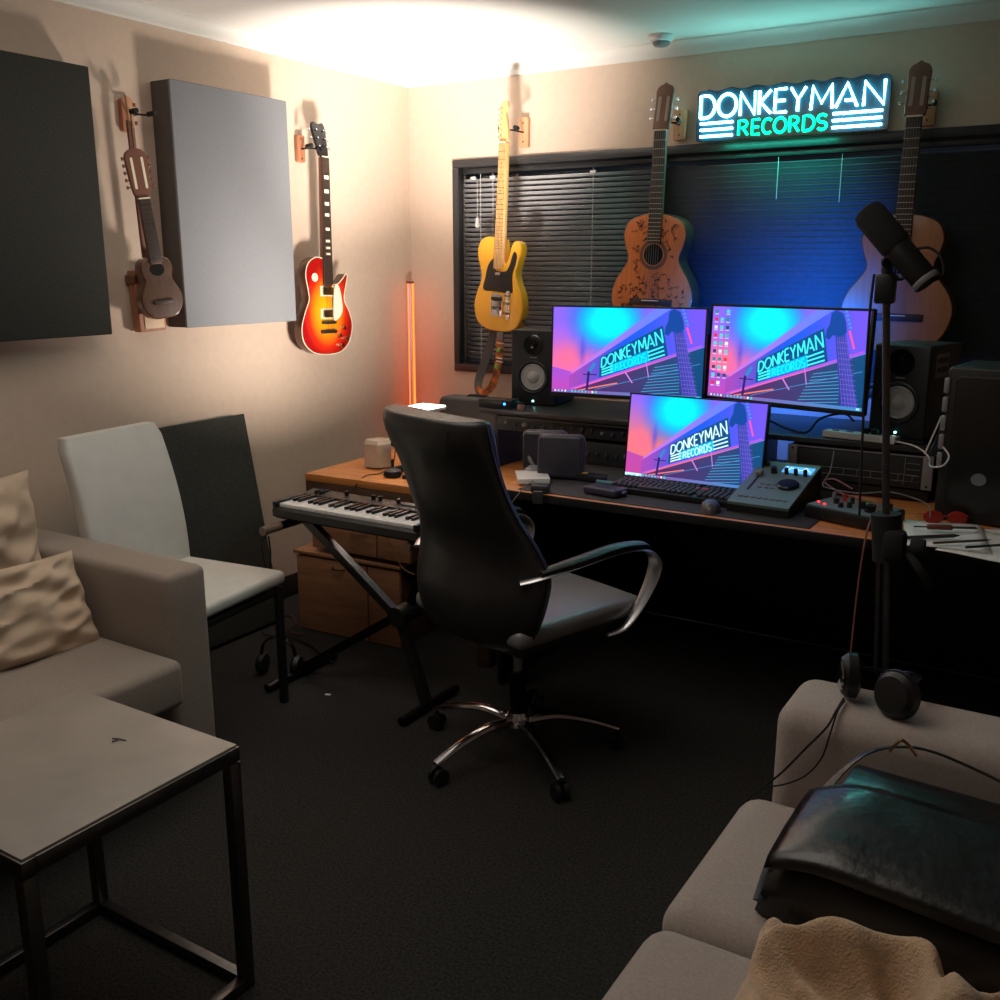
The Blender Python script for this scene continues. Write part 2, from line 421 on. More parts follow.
def fretboard(t, w0, w1, z0, z1, y, m, fretm, inlay=None, th=.006, nf=20, scale=None):
    b = MB(); b.slab([V((-w0/2, z0)), V((w0/2, z0)), V((w1/2, z1)), V((-w1/2, z1))], y-th, y, .001); fb = b.build('fretboard', m, t)
    L = scale or (z1-z0)*1.4
    for k in range(1, nf+1):
        z = z1-L*(1-2**(-k/12))
        if z < z0+.004: break
        w = w1+(w0-w1)*(z1-z)/(z1-z0)
        b = MB(); b.box((0, y-th-.0003, z), (w*.98, .0012, .0016)); b.build('fret', fretm, fb)
    if inlay:
        for k in (3, 5, 7, 9, 12, 15, 17, 19):
            z = (z1-L*(1-2**(-k/12))+z1-L*(1-2**(-(k-1)/12)))/2
            if z < z0: continue
            b = MB()
            if inlay == 'block': b.box((0, y-th-.0002, z), (w1*.62, .0012, .017-k*.0004))
            else: b.cyl((0, y-th-.0008, z), (0, y-th, z), .003, n=8)
            b.build('inlay', ivory if inlay == 'block' else ink, fb)
    return fb

def tuner(b, x, z, sx, y=0, L=.018):
    b.cyl((x, y, z), (x+sx*L*.7, y, z), .0025, n=6)
    b.box((x+sx*L, y, z), (.010, .005, .013), .0022)

def acoustic_body(outline, depth, topm, label_t, hole_z, hole_r, ros_r, bridge_z, bridge_w, t, side=sidew):
    b = MB(); b.slab(outline, 0, depth, .004, mi=0, mf=1); body = b.build('body', [side, topm], t)
    if hole_r:
        b = MB(); b.slab(ell(ros_r, ros_r, 36, 0, hole_z), -.0012, .001); b.build('rosette', mat('rosette', (.42, .27, .2), .5), body)
        b = MB(); b.slab(ell(hole_r+.004, hole_r+.004, 36, 0, hole_z), -.0016, .001); b.build('soundhole_ring', topm, body)
        b = MB(); b.slab(ell(hole_r, hole_r, 36, 0, hole_z), -.0022, .001); b.build('soundhole', mat('hole_dark', (.03, .03, .03), 1), body)
    b = MB(); b.box((0, -.004, bridge_z), (bridge_w, .009, .026), .002); br = b.build('bridge', rosew, t)
    b = MB(); b.box((0, -.010, bridge_z+.006), (.075, .005, .003)); b.build('saddle', ivory, br)
    return body

def classical_outline(w_low=.37, w_up=.28, w_waist=.235, L=.485, n=6):
    h = [(0, 0), (w_low*.26, .008), (w_low*.43, .06), (w_low*.5, .14), (w_low*.455, .21), (w_waist*.5, .295), (w_up*.47, .355), (w_up*.5, .405), (w_up*.42, .455), (w_up*.2, .482), (0, L)]
    pts = h+[(-x, z) for (x, z) in h[1:-1]][::-1]
    return smooth(pts, n)

def classical_guitar(name, label, loc, rz, tilt, topm, w_low, scr=False, headm=mahog, hole=True):
    t = thing(name, label, 'guitar', loc, rz, None, (R(0), tilt, rz))
    o = classical_outline(w_low)
    body = acoustic_body(o, .095, topm, '', .32, .043 if hole else .0, .062, .125, .19, t)
    if scr:
        b = MB(); rnd = random.Random(5)
        for k in range(290):
            x = rnd.uniform(-.165, .165); z = rnd.uniform(.02, .46)
            lim = .165 if z < .2 else (.105 if z < .33 else .12)
            if abs(x) > lim-.02 or (x*x+(z-.32)**2 < .072**2) or abs(x) < .032 and z > .3: continue
            a = rnd.uniform(-.9, .9)+rnd.choice([0, 1.2]); p = []; L = rnd.uniform(.010, .03)
            for j in range(8):
                q = (j/7-.5)*L; d = rnd.uniform(-.006, .006)
                p.append((x+q*cos(a)-d*sin(a), -.0006, z+q*sin(a)+d*cos(a)))
            b.tube(p, .0009, 4, sm=2)
        b.build('signatures', ink, body)
    # neck, board, head
    b = MB(); b.slab([V((-.028, .40)), V((.028, .40)), V((.026, .81)), V((-.026, .81))], -.004, .018, .006)
    b.box((0, .04, .44), (.045, .075, .075), .01); b.build('neck', headm, t)
    fretboard(t, .06, .052, .365, .81, -.004, rosew, ivory, None, .005, 19, .65)
    b = MB(); b.box((0, -.008, .812), (.052, .009, .005)); b.build('nut', ivory, t)
    hd = smooth([(-.027, .815), (-.036, .83), (-.036, .93), (-.038, .965), (-.028, .985), (-.012, .992), (0, 1.0), (.012, .992), (.028, .985), (.038, .965), (.036, .93), (.036, .83), (.027, .815)], 3)
    b = MB(); b.m = MX.Translation((0, 0, .815)) @ MX.Rotation(R(-10), 4, 'X') @ MX.Translation((0, 0, -.815))
    M = b.m.copy()
    b.slab(hd, -.006, .012, .003); H = b.build('headstock', headm, t)
    for sx in (-1, 1):
        b = MB(); b.m = M; b.slab(rrect(.013, .10, .006, 4, sx*.018, .895), -.0068, -.004); b.build('slot', slotm, H)
    pegs(H, chrome, M, [(sx*.036, .86+k*.037, sx, .004) for sx in (-1, 1) for k in range(3)])
    strings(t, greyp, .055, .043, .133, .812, -.013, -.0135, 6, .0006)
    return t

# signed orange guitar
classical_guitar('classical_guitar', 'orange classical guitar covered in signatures hanging behind left monitor', (1.372, -.155, 1.195), 0, R(1.6), spruce, .37, True)
hanger('pale wooden hanger holding the signed orange classical guitar', (1.42, 0, 2.04), 0, pinem)
classical_guitar('classical_guitar', 'plain pale-topped classical guitar hanging at right behind microphone', (2.36, -.165, 1.155), 0, R(.5), spruce2, .385, False, mahog, True)
C.objects['classical_guitar.001'].scale = (1.025,)*3
hanger('wooden hanger holding the pale classical guitar at right', (2.385, 0, 2.03), 0, pinem)

# yellow single cutaway guitar
t = thing('electric_guitar', 'yellow electric guitar with black pickguard hanging at left of window', 'guitar', (.612, -.165, 1.172), 0)
t.rotation_euler = (0, R(3.2), R(-14))
to = smooth([(0, 0), (.085, .006), (.137, .038), (.16, .10), (.148, .165), (.118, .215), (.108, .255), (.122, .305), (.134, .345), (.124, .376), (.098, .385), (.074, .365), (.060, .325), (.046, .297), (.028, .295), (.024, .33), (.02, .385), (-.03, .392), (-.075, .398), (-.122, .385), (-.147, .35), (-.145, .305), (-.122, .25), (-.12, .21), (-.147, .16), (-.163, .10), (-.14, .035), (-.08, .006)], 5)
to = [V((p.x, p.y*1.07)) for p in to]
b = MB(); b.slab(to, 0, .045, .007, n=4); body = b.build('body', telem, t, ang=50)
pg = smooth([(-.098, .185), (-.02, .182), (.085, .180), (.092, .21), (.088, .26), (.105, .31), (.112, .345), (.10, .365), (.085, .35), (.066, .30), (.04, .275), (-.025, .28), (-.03, .33), (-.07, .30), (-.088, .24)], 4)
b = MB(); b.slab(pg, -.0025, .001, .0008); b.build('pickguard', black, body)
b = MB(); b.slab(rrect(.075, .10, .004, 3, -.005, .12), -.004, .001, .001); br = b.build('bridge_plate', chrome, body)
b = MB(); b.slab(rrect(.07, .018, .008, 4, -.005, .148), -.007, 0, .002); b.build('bridge_pickup', black, br)
for k in range(3):
    b = MB(); b.cyl((-.027+k*.022, -.010, .098), (-.027+k*.022, -.010, .113), .005, n=10); b.build('saddle', chrome, br)
b = MB(); b.slab(rrect(.030, .13, .014, 5, .067, .125), -.004, .001, .001); cp = b.build('control_plate', chrome, body)
for z in (.09, .135):
    b = MB(); b.lathe([(0, .018), (.008, .018), (.009, 0), (0, 0)], (.067, -.004, z), 'Y', 16); b.build('control_knob', chrome, cp)
b = MB(); b.cyl((.067, -.016, .168), (.067, 0, .165), .0025, n=8); b.box((.067, -.018, .168), (.008, .008, .008), .003); b.build('selector_switch', black, cp)
b = MB(); b.slab(rrect(.034, .014, .007, 4, -.003, .262), -.009, 0, .003); b.build('neck_pickup', chrome, body)
b = MB(); b.lathe([(0, 0), (.013, 0), (.013, -.004), (.005, -.004), (.005, -.010), (0, -.01)], (.147, .022, .065), '-X', 16); b.build('jack_socket', chrome, body)
b = MB(); b.slab([V((-.029, .30)), V((.029, .30)), V((.0225, .83)), V((-.0225, .83))], -.006, .018, .007); b.build('neck', maple, t)
fretboard(t, .056, .043, .285, .83, -.006, maple, steel, 'dot', .004, 21, .648)
b = MB(); b.box((0, -.010, .832), (.043, .006, .004)); b.build('nut', ivory, t)
hd = smooth([(-.021, .835), (-.030, .85), (-.034, .92), (-.030, .985), (-.01, 1.005), (.012, .998), (.018, .975), (.006, .955), (.012, .93), (.022, .88), (.021, .835)], 4)
b = MB(); b.slab(hd, -.001, .014, .002); H = b.build('headstock', maple, t)
pegs(H, chrome, I4, [(-.032, .858+k*.0235, -1, .01, .014) for k in range(6)], [(-.016, -.008, .858+k*.0235) for k in range(6)])
strings(t, steel, .052, .036, .105, .832, -.016, -.011)
# strap hanging in a loop below
b = MB()
b.tube([(-.075, .055, .01), (-.095, .052, -.08), (-.135, .045, -.19), (-.15, .035, -.255), (-.135, .02, -.29), (-.10, .01, -.315)], [(.0018, .022)]*6, 4, sm=6, flat=(.25, -1, 0)); s1 = b.build('strap', strapg, t)
b = MB(); b.tube([(.004, .02, .0), (.006, .018, -.06), (.006, .014, -.13), (-.004, .01, -.2), (-.03, .008, -.265), (-.085, .008, -.305), (-.14, .02, -.285)], [(.0018, .019)]*5+[(.0018, .014), (.0018, .010)], 4, sm=6, flat=(.25, -1, 0)); s2 = b.build('strap_front', strapo, s1)
s2['label'] = 'orange patterned length of the strap'
b = MB(); b.box((.013, .012, -.02), (.042, .008, .04), .003); b.build('strap_end', greyp, s1)
for z in (-.055, -.125, -.14):
    b = MB(); b.box((.012, .014, z), (.05, .010, .008), .002); b.build('buckle', chrome, s1)
b = MB()
for k, z in enumerate((-.085, -.165)): b.box((.010-k*.012, .008, z), (.022, .004, .022), .004, rot=(0, .3, 0))
b.build('green_motif', mat('green_patch', (.45, .72, .35), .6), s2)
hanger('pale wooden hanger holding the yellow electric guitar', (.665, 0, 2.06), 0, pinem, .05, .13, .12)

# sunburst guitar on the left wall
sb = bpy.data.materials.new('sunburst'); sb.use_nodes = True
n = sb.node_tree.nodes; l = sb.node_tree.links; p = n['Principled BSDF']; p.inputs['Roughness'].default_value = .2; p.inputs['Coat Weight'].default_value = .6
tc = n.new('ShaderNodeTexCoord'); mp = n.new('ShaderNodeMapping'); mp.inputs['Location'].default_value = (0, 0, -.95); mp.inputs['Scale'].default_value = (6.6, 0, 4.9)
ln = n.new('ShaderNodeVectorMath'); ln.operation = 'LENGTH'; cr = n.new('ShaderNodeValToRGB')
l.new(tc.outputs['Object'], mp.inputs['Vector']); l.new(mp.outputs['Vector'], ln.inputs[0]); l.new(ln.outputs['Value'], cr.inputs['Fac']); l.new(cr.outputs['Color'], p.inputs['Base Color'])
e = cr.color_ramp.elements; e[0].position = .15; e[0].color = (*lin((.99, .72, .10)), 1); e[1].position = 1.0; e[1].color = (*lin((.62, .06, .05)), 1)
x = e.new(.5); x.color = (*lin((.98, .55, .08)), 1); x = e.new(.78); x.color = (*lin((.84, .17, .08)), 1)
t = thing('electric_guitar', 'red and orange sunburst electric guitar hanging on left wall', 'guitar', (.105, -.765, 1.085), 0)
t.rotation_euler = (R(0), R(1.2), R(90-2))
t.scale = (.97,)*3
lo = smooth([(0, 0), (.085, .010), (.14, .05), (.165, .12), (.15, .185), (.118, .235), (.115, .27), (.128, .315), (.138, .355), (.125, .362), (.10, .338), (.068, .316), (.038, .318), (.027, .345), (.025, .41), (-.025, .43), (-.07, .432), (-.115, .405), (-.132, .355), (-.118, .285), (-.115, .245), (-.142, .19), (-.165, .12), (-.15, .055), (-.09, .012)], 5)
b = MB(); b.slab(lo, 0, .05, .005, mi=1, mf=0, n=3); body = b.build('body', [sb, sidew], t, ang=50)
b = MB(); b.tube([(q.x, .001, q.y) for q in offs(lo, .001)], .0022, 6, closed=True); b.build('binding', ivory, body)
b = MB(); b.slab(smooth([(.028, .16), (.065, .165), (.088, .20), (.085, .24), (.07, .30), (.045, .315), (.03, .25)], 4), -.012, -.008, .0005); b.build('pickguard', ivory, body)
for z in (.185, .285):
    b = MB(); b.slab(rrect(.088, .046, .004, 3, 0, z), -.004, .001, .001, mi=0); b.slab(rrect(.068, .034, .004, 3, 0, z), -.011, 0, .002, mi=1); b.build('pickup', [ivory, gold], body)
b = MB(); b.box((0, -.010, .145), (.088, .014, .013), .004); b.build('bridge', steel, body)
b = MB(); b.box((0, -.008, .105), (.10, .012, .017), .005); b.build('tailpiece', steel, body)
for (x, z) in ((.10, .12), (.115, .07), (.07, .085), (.082, .04)):
    b = MB(); b.lathe([(0, .016), (.009, .015), (.012, 0), (0, 0)], (x, 0, z), 'Y', 14); b.build('control_knob', gold, body)
b = MB(); b.slab(ell(.019, .019, 20, -.075, .345), -.001, .001); b.cyl((-.075, -.014, .35), (-.075, 0, .345), .003, n=8); b.build('switch_plate', ivory, body)
b = MB(); b.slab([V((-.027, .30)), V((.027, .30)), V((.0215, .86)), V((-.0215, .86))], -.008, .015, .007); b.build('neck', sidew, t)
fretboard(t, .055, .043, .315, .86, -.008, rosew, steel, 'block', .005, 22, .628)
b = MB(); b.box((0, -.012, .862), (.043, .006, .004)); b.build('nut', ivory, t)
hd = smooth([(-.021, .865), (-.03, .885), (-.036, .94), (-.040, .985), (-.03, 1.012), (0, 1.005), (.03, 1.012), (.040, .985), (.036, .94), (.03, .885), (.021, .865)], 3)
b = MB(); b.m = MX.Translation((0, 0, .865)) @ MX.Rotation(R(-14), 4, 'X') @ MX.Translation((0, 0, -.865)); M = b.m.copy()
b.slab(hd, -.004, .010, .002); H = b.build('headstock', blackg, t)
pegs(H, chrome, M, [(sx*.034, .905+k*.036, sx, .004) for sx in (-1, 1) for k in range(3)], [(sx*.022, -.011, .905+k*.036) for sx in (-1, 1) for k in range(3)])
strings(t, steel, .05, .036, .105, .862, -.018, -.012)
hanger('small wooden hanger holding the sunburst guitar', (0, -.79, 1.955), R(90), redwood, .045, .11, .075)

# charango and box guitar on the left wall
t = thing('charango', 'small dark ten-string charango hanging between the two wall panels', 'charango', (.145, -1.672, 1.285), 0)
t.scale = (.91,)*3
t.rotation_euler = (0, R(-7), R(76))
co = smooth([(0, 0), (.05, .006), (.082, .045), (.085, .09), (.066, .13), (.058, .155), (.066, .19), (.055, .225), (.02, .24), (-.02, .24), (-.055, .225), (-.066, .19), (-.058, .155), (-.066, .13), (-.085, .09), (-.082, .045), (-.05, .006)], 5)
b = MB(); b.slab(co, 0, .06, .006, mi=0, mf=1, n=4); body = b.build('body', [sidew, charw], t)
b = MB(); b.slab(ell(.029, .024, 24, 0, .19), -.002, .001); b.build('soundhole', mat('hole_dark2', (.05, .035, .03), 1), body)
b = MB(); b.box((0, -.004, .065), (.08, .008, .016), .002); b.build('bridge', rosew, body)
fretboard(t, .052, .044, .215, .455, -.004, rosew, steel, None, .004, 16, .37)
b = MB(); b.slab([V((-.024, .21)), V((.024, .21)), V((.021, .455)), V((-.021, .455))], -.004, .014, .005); b.build('neck', mahog, t)
b = MB(); b.box((0, -.008, .458), (.046, .006, .005)); b.build('nut', ivory, t)
hd = smooth([(-.022, .462), (-.036, .49), (-.043, .58), (-.042, .615), (-.028, .632), (0, .64), (.028, .632), (.042, .615), (.043, .58), (.036, .49), (.022, .462)], 3)
b = MB(); b.slab(hd, -.004, .012, .003); H = b.build('headstock', mahog, t)
for sx in (-1, 1):
    b = MB(); b.slab(rrect(.010, .115, .004, 3, sx*.021, .55), -.0048, -.003); b.build('slot', ivory, H)
pegs(H, mahog, I4, [(sx*.040, .50+k*.026, sx, .004, .012) for sx in (-1, 1) for k in range(5)])
b = MB(); b.tube([(0, .005, .60), (.006, .004, .69), (.012, -.004, .76)], .002, 6, sm=3); b.build('hanging_cord', rosew, t)
hanger('round-backed wooden hanger holding the charango and box guitar', (0, -1.668, 1.985), R(90), redwood, .05, .11, .075)
t = thing('box_guitar', 'slim wooden box guitar hanging behind the charango', 'guitar', (.012, -1.655, 1.235), 0)
t.rotation_euler = (0, R(-2.5), R(84))
b = MB(); b.slab(rrect(.11, .22, .006, 3, 0, .11), -.045, -.002, .003); body = b.build('body', redwood, t)
b = MB(); b.slab(rrect(.08, .05, .003, 3, .005, .035), -.048, -.044, .001); b.build('front_plate', mat('pale_wood', (.88, .74, .60), .5), body)
b = MB(); b.box((-.055, -.025, .19), (.02, .05, .03), .004); b.build('neck_block', mahog, body)
b = MB(); b.box((-.005, -.055, .45), (.026, .014, .56), .004); b.build('neck', mahog, t)
b = MB(); b.slab([V((-.012, .70)), V((.010, .70)), V((.010, .80)), V((-.012, .81))], -.062, -.05, .003); H = b.build('headstock', pinem, t)
pegs(H, mahog, I4, [(.008, .72+k*.03, 1, -.056, .012) for k in range(3)])

# ------------------------------------------------------------------ screens
def scr_mat(name, st):
    m = bpy.data.materials.new(name); m.use_nodes = True
    n = m.node_tree.nodes; l = m.node_tree.links; b = n['Principled BSDF']
    a = n.new('ShaderNodeVertexColor'); a.layer_name = 'Col'
    l.new(a.outputs['Color'], b.inputs['Emission Color']); b.inputs['Emission Strength'].default_value = st
    b.inputs['Base Color'].default_value = (.01, .01, .01, 1); b.inputs['Roughness'].default_value = .3
    return m
scrm = scr_mat('screen_glow', 1.15)
def mixc(a, b, t): t = max(0, min(1, t)); return tuple(a[i]*(1-t)+b[i]*t for i in range(3))
def screen(w, h, parent, warm=0, icons=False, white_text=False):
    bm = bmesh.new(); cl = bm.loops.layers.float_color.new('Col'); L = [0]
    def poly(ps, cs):
        y = -.00012*L[0]-.0005
        vs = [bm.verts.new(((p[0]-.5)*w, y, p[1]*h)) for p in ps]
        f = bm.faces.new(vs)
        if not isinstance(cs[0], (tuple, list)): cs = [cs]*len(ps)
        cd = {v: c for v, c in zip(vs, cs)}
        for lp in f.loops: lp[cl] = (*lin(cd[lp.vert]), 1)
    def patch(a, b, c, d, fn, nu, nv):
        def pt(u, v): return ((a[0]*(1-u)+b[0]*u)*(1-v)+(d[0]*(1-u)+c[0]*u)*v, (a[1]*(1-u)+b[1]*u)*(1-v)+(d[1]*(1-u)+c[1]*u)*v)
        for i in range(nu):
            for j in range(nv):
                ps = [pt(i/nu, j/nv), pt((i+1)/nu, j/nv), pt((i+1)/nu, (j+1)/nv), pt(i/nu, (j+1)/nv)]
                poly(ps, [fn(*q) for q in ps])
    def line(p, q, wd, c):
        d = V((q[0]-p[0], (q[1]-p[1])*h/w)); d.normalize(); nx, ny = -d.y*wd, d.x*wd*w/h
        poly([(p[0]+nx, p[1]+ny), (q[0]+nx, q[1]+ny), (q[0]-nx, q[1]-ny), (p[0]-nx, p[1]-ny)], c)
    pink = (.93, .42+.05*warm, .72-.22*warm); purple = (.55, .40, .98); cyan = (.0, .95, 1.0); blue = (.12, .50, 1.0)
    def ceil(u, v):
        c = mixc(pink, purple, (v-.35)/.5+.1*(u-.1)-.25*warm)
        c = mixc(c, (.98, .45, .55), max(0, 1-math.hypot((u-.10)/.16, (v-.42)/.22))*(.8+.2*warm))
        c = mixc(c, blue, (1.15-math.hypot((u-.36)/.26, (v-.88)/.44))*1.6)
        c = mixc(c, cyan, (1.2-math.hypot((u-.38)/.20, (v-.84)/.28)*1.0)*1.5)
        c = mixc(c, (.25, .30, .85), (1-math.hypot((u-.205)/.035, (v-.50)/.22))*.8)
        if u > .6: c = mixc(c, (.45, .45, 1), (u-.6)*2)
        return c
    patch((0, 0), (1, 0), (1, 1), (0, 1), ceil, 34, 22)
    L[0] += 1
    # corner side wall (lower left)
    def sidec(u, v): return mixc((.78, .28, .62+.1*(1-warm)), (.62, .33, .85), (v/.32)*(1-warm*.7))
    patch((0, 0), (.16, 0), (.15, .24), (0, .30), sidec, 4, 4)
    # cornice
    patch((.13, .20), (.78, 1.0), (.68, 1.0), (.13, .235), lambda u, v: mixc((.85, .45, .85), (.42, .50, 1), (u-.13)*2), 10, 1)
    L[0] += 1
    def wallc(u, v):
        c = mixc((.66, .28, .72), (.10, .36, .92), (u-.15)*3.2); return mixc(c, (.45, .34, .95), (u-.55)*2.6)
    patch((.12, .03), (1.0, .60), (1.0, 1.0), (.78, 1.0), wallc, 1, 1)
    poly([(.12, .03), (1, .60), (1, 1), (.78, 1)], [wallc(.12, 0), wallc(1, 0), wallc(1, 1), wallc(.78, 1)])
    L[0] += 1
    ks = 12
    for i in range(ks):
        u0, u1 = .12+.66*i/ks, .12+.66*(i+1)/ks
        lo_ = lambda u: .03+(u-.12)*.648; hi_ = lambda u: .20+(u-.12)*1.212
        ps = [(u0, lo_(u0)), (u1, lo_(u1)), (u1, hi_(u1)), (u0, hi_(u0))]; poly(ps, [wallc(*q) for q in ps])
    patch((.78, .458), (1, .60), (1, 1), (.78, 1), wallc, 6, 2)
    L[0] += 1
    # window below
    poly([(.12, 0), (1, 0), (1, .585), (.12, .015)], [(.35, .12, .38), (.02, .28, .48), (.02, .30, .50), (.60, .2, .55)])
    L[0] += 1
    line((.13, .045), (.98, .60), .004, (.75, .35, .85)); line((.16, .02), (.45, .14), .004, (.95, .50, .45)); line((.3, .05), (.98, .40), .0018, (.30, .55, .80))
    for k in range(10): line((.60+k*.010, .02+k*.036*.98), (.855, .07+k*.036), .0022, (.25, .62, .80))
    line((.50, .27), (.55, .15), .004, (.85, .5, .9)); line((.635, .40), (.655, .22), .003, (.80, .5, .9))
    # sign
    A, B, D = V((.335, .205)), V((.765, .475)), V((.335, .425)); Cc = V((.725, .80))
    def sg(x, z):
        lo = A+(B-A)*x; hi = D+(Cc-D)*x; return lo+(hi-lo)*z
    poly([sg(-.02, -.02), sg(1.02, -.02), sg(1.02, 1.02), sg(-.02, 1.02)], (.03, .30, .55))
    L[0] += 1
    poly([sg(.15, .0), sg(.75, .0), sg(.75, .42), sg(.15, .42)], [(0, .75, .95)]*4)
    L[0] += 1
    for k, st in sign_strokes():
        c = (.85, 1, .98) if white_text else (.25, .98, .95)
        if k == 1: c = (.75, 1, 1) if white_text else (.05, .93, .97)
        st = [sg(*q) for q in st]
        for q0, q1 in zip(st, st[1:]): line(q0, q1, .0048, c)
    L[0] += 1
    # guitar neck and head
    poly([(.80, .78), (.865, .76), (.975, 0), (.875, 0)], [(.22, .25, .65), (.25, .25, .68), (.30, .28, .70), (.22, .22, .6)])
    line((.885, .80), (.92, .62), .006, (.98, .35, .65))
    L[0] += 1
    poly([(.745, .72), (.75, .80), (.765, .86), (.77, .97), (.80, 1.0), (.84, .97), (.86, .88), (.87, .78), (.835, .73), (.79, .75), (.77, .70)], (.06, .28, .62))
    for k in range(5):
        c = (.1, .65, .85); x = .85+k*.008; z = .98-k*.04; poly([(x, z), (x+.014, z), (x+.014, z+.02), (x, z+.02)], c)
    for k in range(5): line((.815+.012*k, .74), (.885+.02*k, 0), .0008, (.45, .45, .9))
    L[0] += 1
    for k in range(14):
        z = .68*(1-k/14)**1.15; x = .81+.075*(1-z/.72); line((x, z), (x+.07+.03*(1-z), z-.005), .001, (.5, .45, .85))
    # far small guitar
    line((.245, .04), (.255, .26), .008, (.16, .12, .42)); line((.215, .225), (.31, .225), .003, (.1, .1, .35)); line((.26, .26), (.295, .36), .009, (.1, .55, .8))
    L[0] += 1
    # task bar
    poly([(0, 0), (1, 0), (1, .035), (0, .035)], [(.55, .3, .65), (.2, .55, .8), (.2, .55, .8), (.55, .3, .65)])
    L[0] += 1
    if white_text: poly([(.0, .0), (.13, 0), (.13, .035), (0, .035)], (.75, 1, 1))
    tb = [(.8, .9, 1), (.6, .8, .9), (.6, .8, 1), (.9, .9, .9), (.2, .5, .9), (.3, .8, .8), (.2, .8, .8), (.3, .7, .8), (.2, .8, .9), (.2, .8, .8), (.9, .4, .5), (.95, .95, .95), (.1, .9, .7)]
    for k, c in enumerate(tb):
        x = .02+k*.0235; poly([(x, .008), (x+.012, .008), (x+.012, .03), (x, .03)], c)
    poly([(.965, .008), (.985, .008), (.985, .028), (.965, .028)], (.7, .9, 1))
    if icons:
        rnd = random.Random(3); cols = [(.2, .75, .75), (.15, .55, .6), (.85, .9, .9), (.1, .3, .4), (.3, .85, .8), (.9, .2, .25), (.95, .95, .95)]
        for r_ in range(10):
            for c_ in range(3):
                if (r_ == 0 and c_ == 1) or (r_ > 8 and c_ == 2): continue
                x = .018+c_*.04; z = .93-r_*.088; poly([(x, z), (x+.022, z), (x+.022, z+.036), (x, z+.036)], cols[rnd.randrange(7)] if not (r_ == 1 and c_ == 0) else cols[5])
                poly([(x-.002, z-.018), (x+.024, z-.018), (x+.024, z-.008), (x-.002, z-.008)], (.8, .8, .95))
    me = bpy.data.meshes.new('screen'); bm.to_mesh(me); bm.free(); me.materials.append(scrm)
    o = bpy.data.objects.new('screen', me); C.objects.link(o); o.parent = parent
    return o

def monitor(label, cx, cy, z0, w, h, rz, tilt, bez, chin, warm=0, icons=False, wt=False, arm=True, deskz=.735):
    t = thing('monitor', label, 'monitor', (cx, cy, z0), 0, 'computer monitors on the desk', (tilt, 0, rz))
    b = MB(); W = w+2*bez; H = h+bez+chin
    b.slab(rrect(W, H, .006, 3, 0, H/2-chin), .001, .022, .003); b.slab(rrect(W*.6, H*.6, .02, 4, 0, H/2-chin), .015, .045, .008)
    # bezel rim
    for (c, d) in (((0, -.0015, -chin/2), (W, .006, chin)), ((0, -.0015, h+bez/2), (W, .006, bez)), ((-W/2+bez/2, -.0015, h/2), (bez, .006, h)), ((W/2-bez/2, -.0015, h/2), (bez, .006, h))): b.box(c, d, .0008)
    b.build('housing', black, t)
    s = screen(w, h, t, warm, icons, wt); s.location = (0, -.0002, 0)
    return t, H
m1, _ = monitor('left of the two upper monitors, showing the glowing sign without icons', 1.583, -.845, 1.012, .566, .311, R(7), R(-2), .006, .014)
m2, _ = monitor('right upper monitor with columns of desktop icons down its left side', 2.152, -.850, 1.026, .565, .308, R(-13), R(-2), .008, .016, icons=True)
m3, _ = monitor('smaller lower monitor standing on the desk behind the keyboard', 1.900, -.985, .752, .485, .283, R(-1), R(-7), .005, .010, warm=1, wt=True)
# arms / feet
for m, s in ((m1, 1), (m2, -1)):
    b = MB(); b.box((0, .055, .15), (.09, .03, .09), .006); b.tube([(0, .07, .15), (s*.13, .13, .14), (s*.25, .12, .12)], .016, 10, sm=4); b.build('arm', blackm, m)
b = MB(); b.box((0, .05, .08), (.06, .03, .17), .008); b.box((0, .06, -.002), (.20, .10, .012), .004); b.build('stand', black, m3)
m3.rotation_euler = (R(-7), 0, R(-1))
t = thing('monitor_pole', 'black post on the shelf carrying the two upper monitors', 'monitor arm', (1.845, -.70, .913))
b = MB(); b.cyl((0, 0, 0), (0, 0, .32), .017, n=16); b.build('pole', blackm, t)
b = MB(); b.box((0, 0, .012), (.12, .10, .02), .004); b.build('clamp', blackm, t)

# ------------------------------------------------------------------ main desk and shelf
DZ = .73; DX0, DX1, DY0, DY1 = 1.33, 3.35, -1.325, -.30
t = thing('studio_desk', 'long wooden studio desk with black mat along the window', 'desk', ((DX0+DX1)/2, (DY0+DY1)/2, 0))
w, d = DX1-DX0, DY1-DY0
b = MB(); b.box((0, 0, DZ-.014), (w, d, .028), .003); b.build('desk_top', woodo, t)
b = MB(); b.box((0, -d/2+.002, DZ-.0145), (w, .008, .0275), .002); b.build('edge_band', black, t)
dm = MB(); dm.box((1.90-(DX0+DX1)/2, -.0, DZ+.0015), (.98, .99, .003), .001); dm.build('desk_mat', matm, t)
for sx in (-1, 1):
    for sy in (-1, 1):
        b = MB(); b.box((sx*(w/2-.06), sy*(d/2-.06), (DZ-.028)/2), (.05, .05, DZ-.028), .004); b.build('leg', blackm, t)
b = MB(); b.box((0, d/2-.03, .355), (w-.02, .018, .69), .002); b.build('underdesk_shade_panel', black, t)  # black sheet, full width to the floor, added to keep the under-desk space dark
b = MB(); b.box((-w/2+.012, 0, .355), (.018, d-.02, .69), .002); b.build('side_panel', black, t)  # extra black sheet at the left end, added for the under-desk darkness
SX0, SX1, SY0, SY1, SZ = .93, 2.67, -.81, -.32, .912
t = thing('desk_shelf', 'long black raised shelf standing at the back of the desk', 'shelf', ((SX0+SX1)/2, (SY0+SY1)/2, DZ+.001))
w = SX1-SX0; d = SY1-SY0; sz = SZ-DZ-.001
b = MB(); b.box((0, 0, sz-.009), (w, d, .018), .002); b.build('shelf_board', deskblk, t)
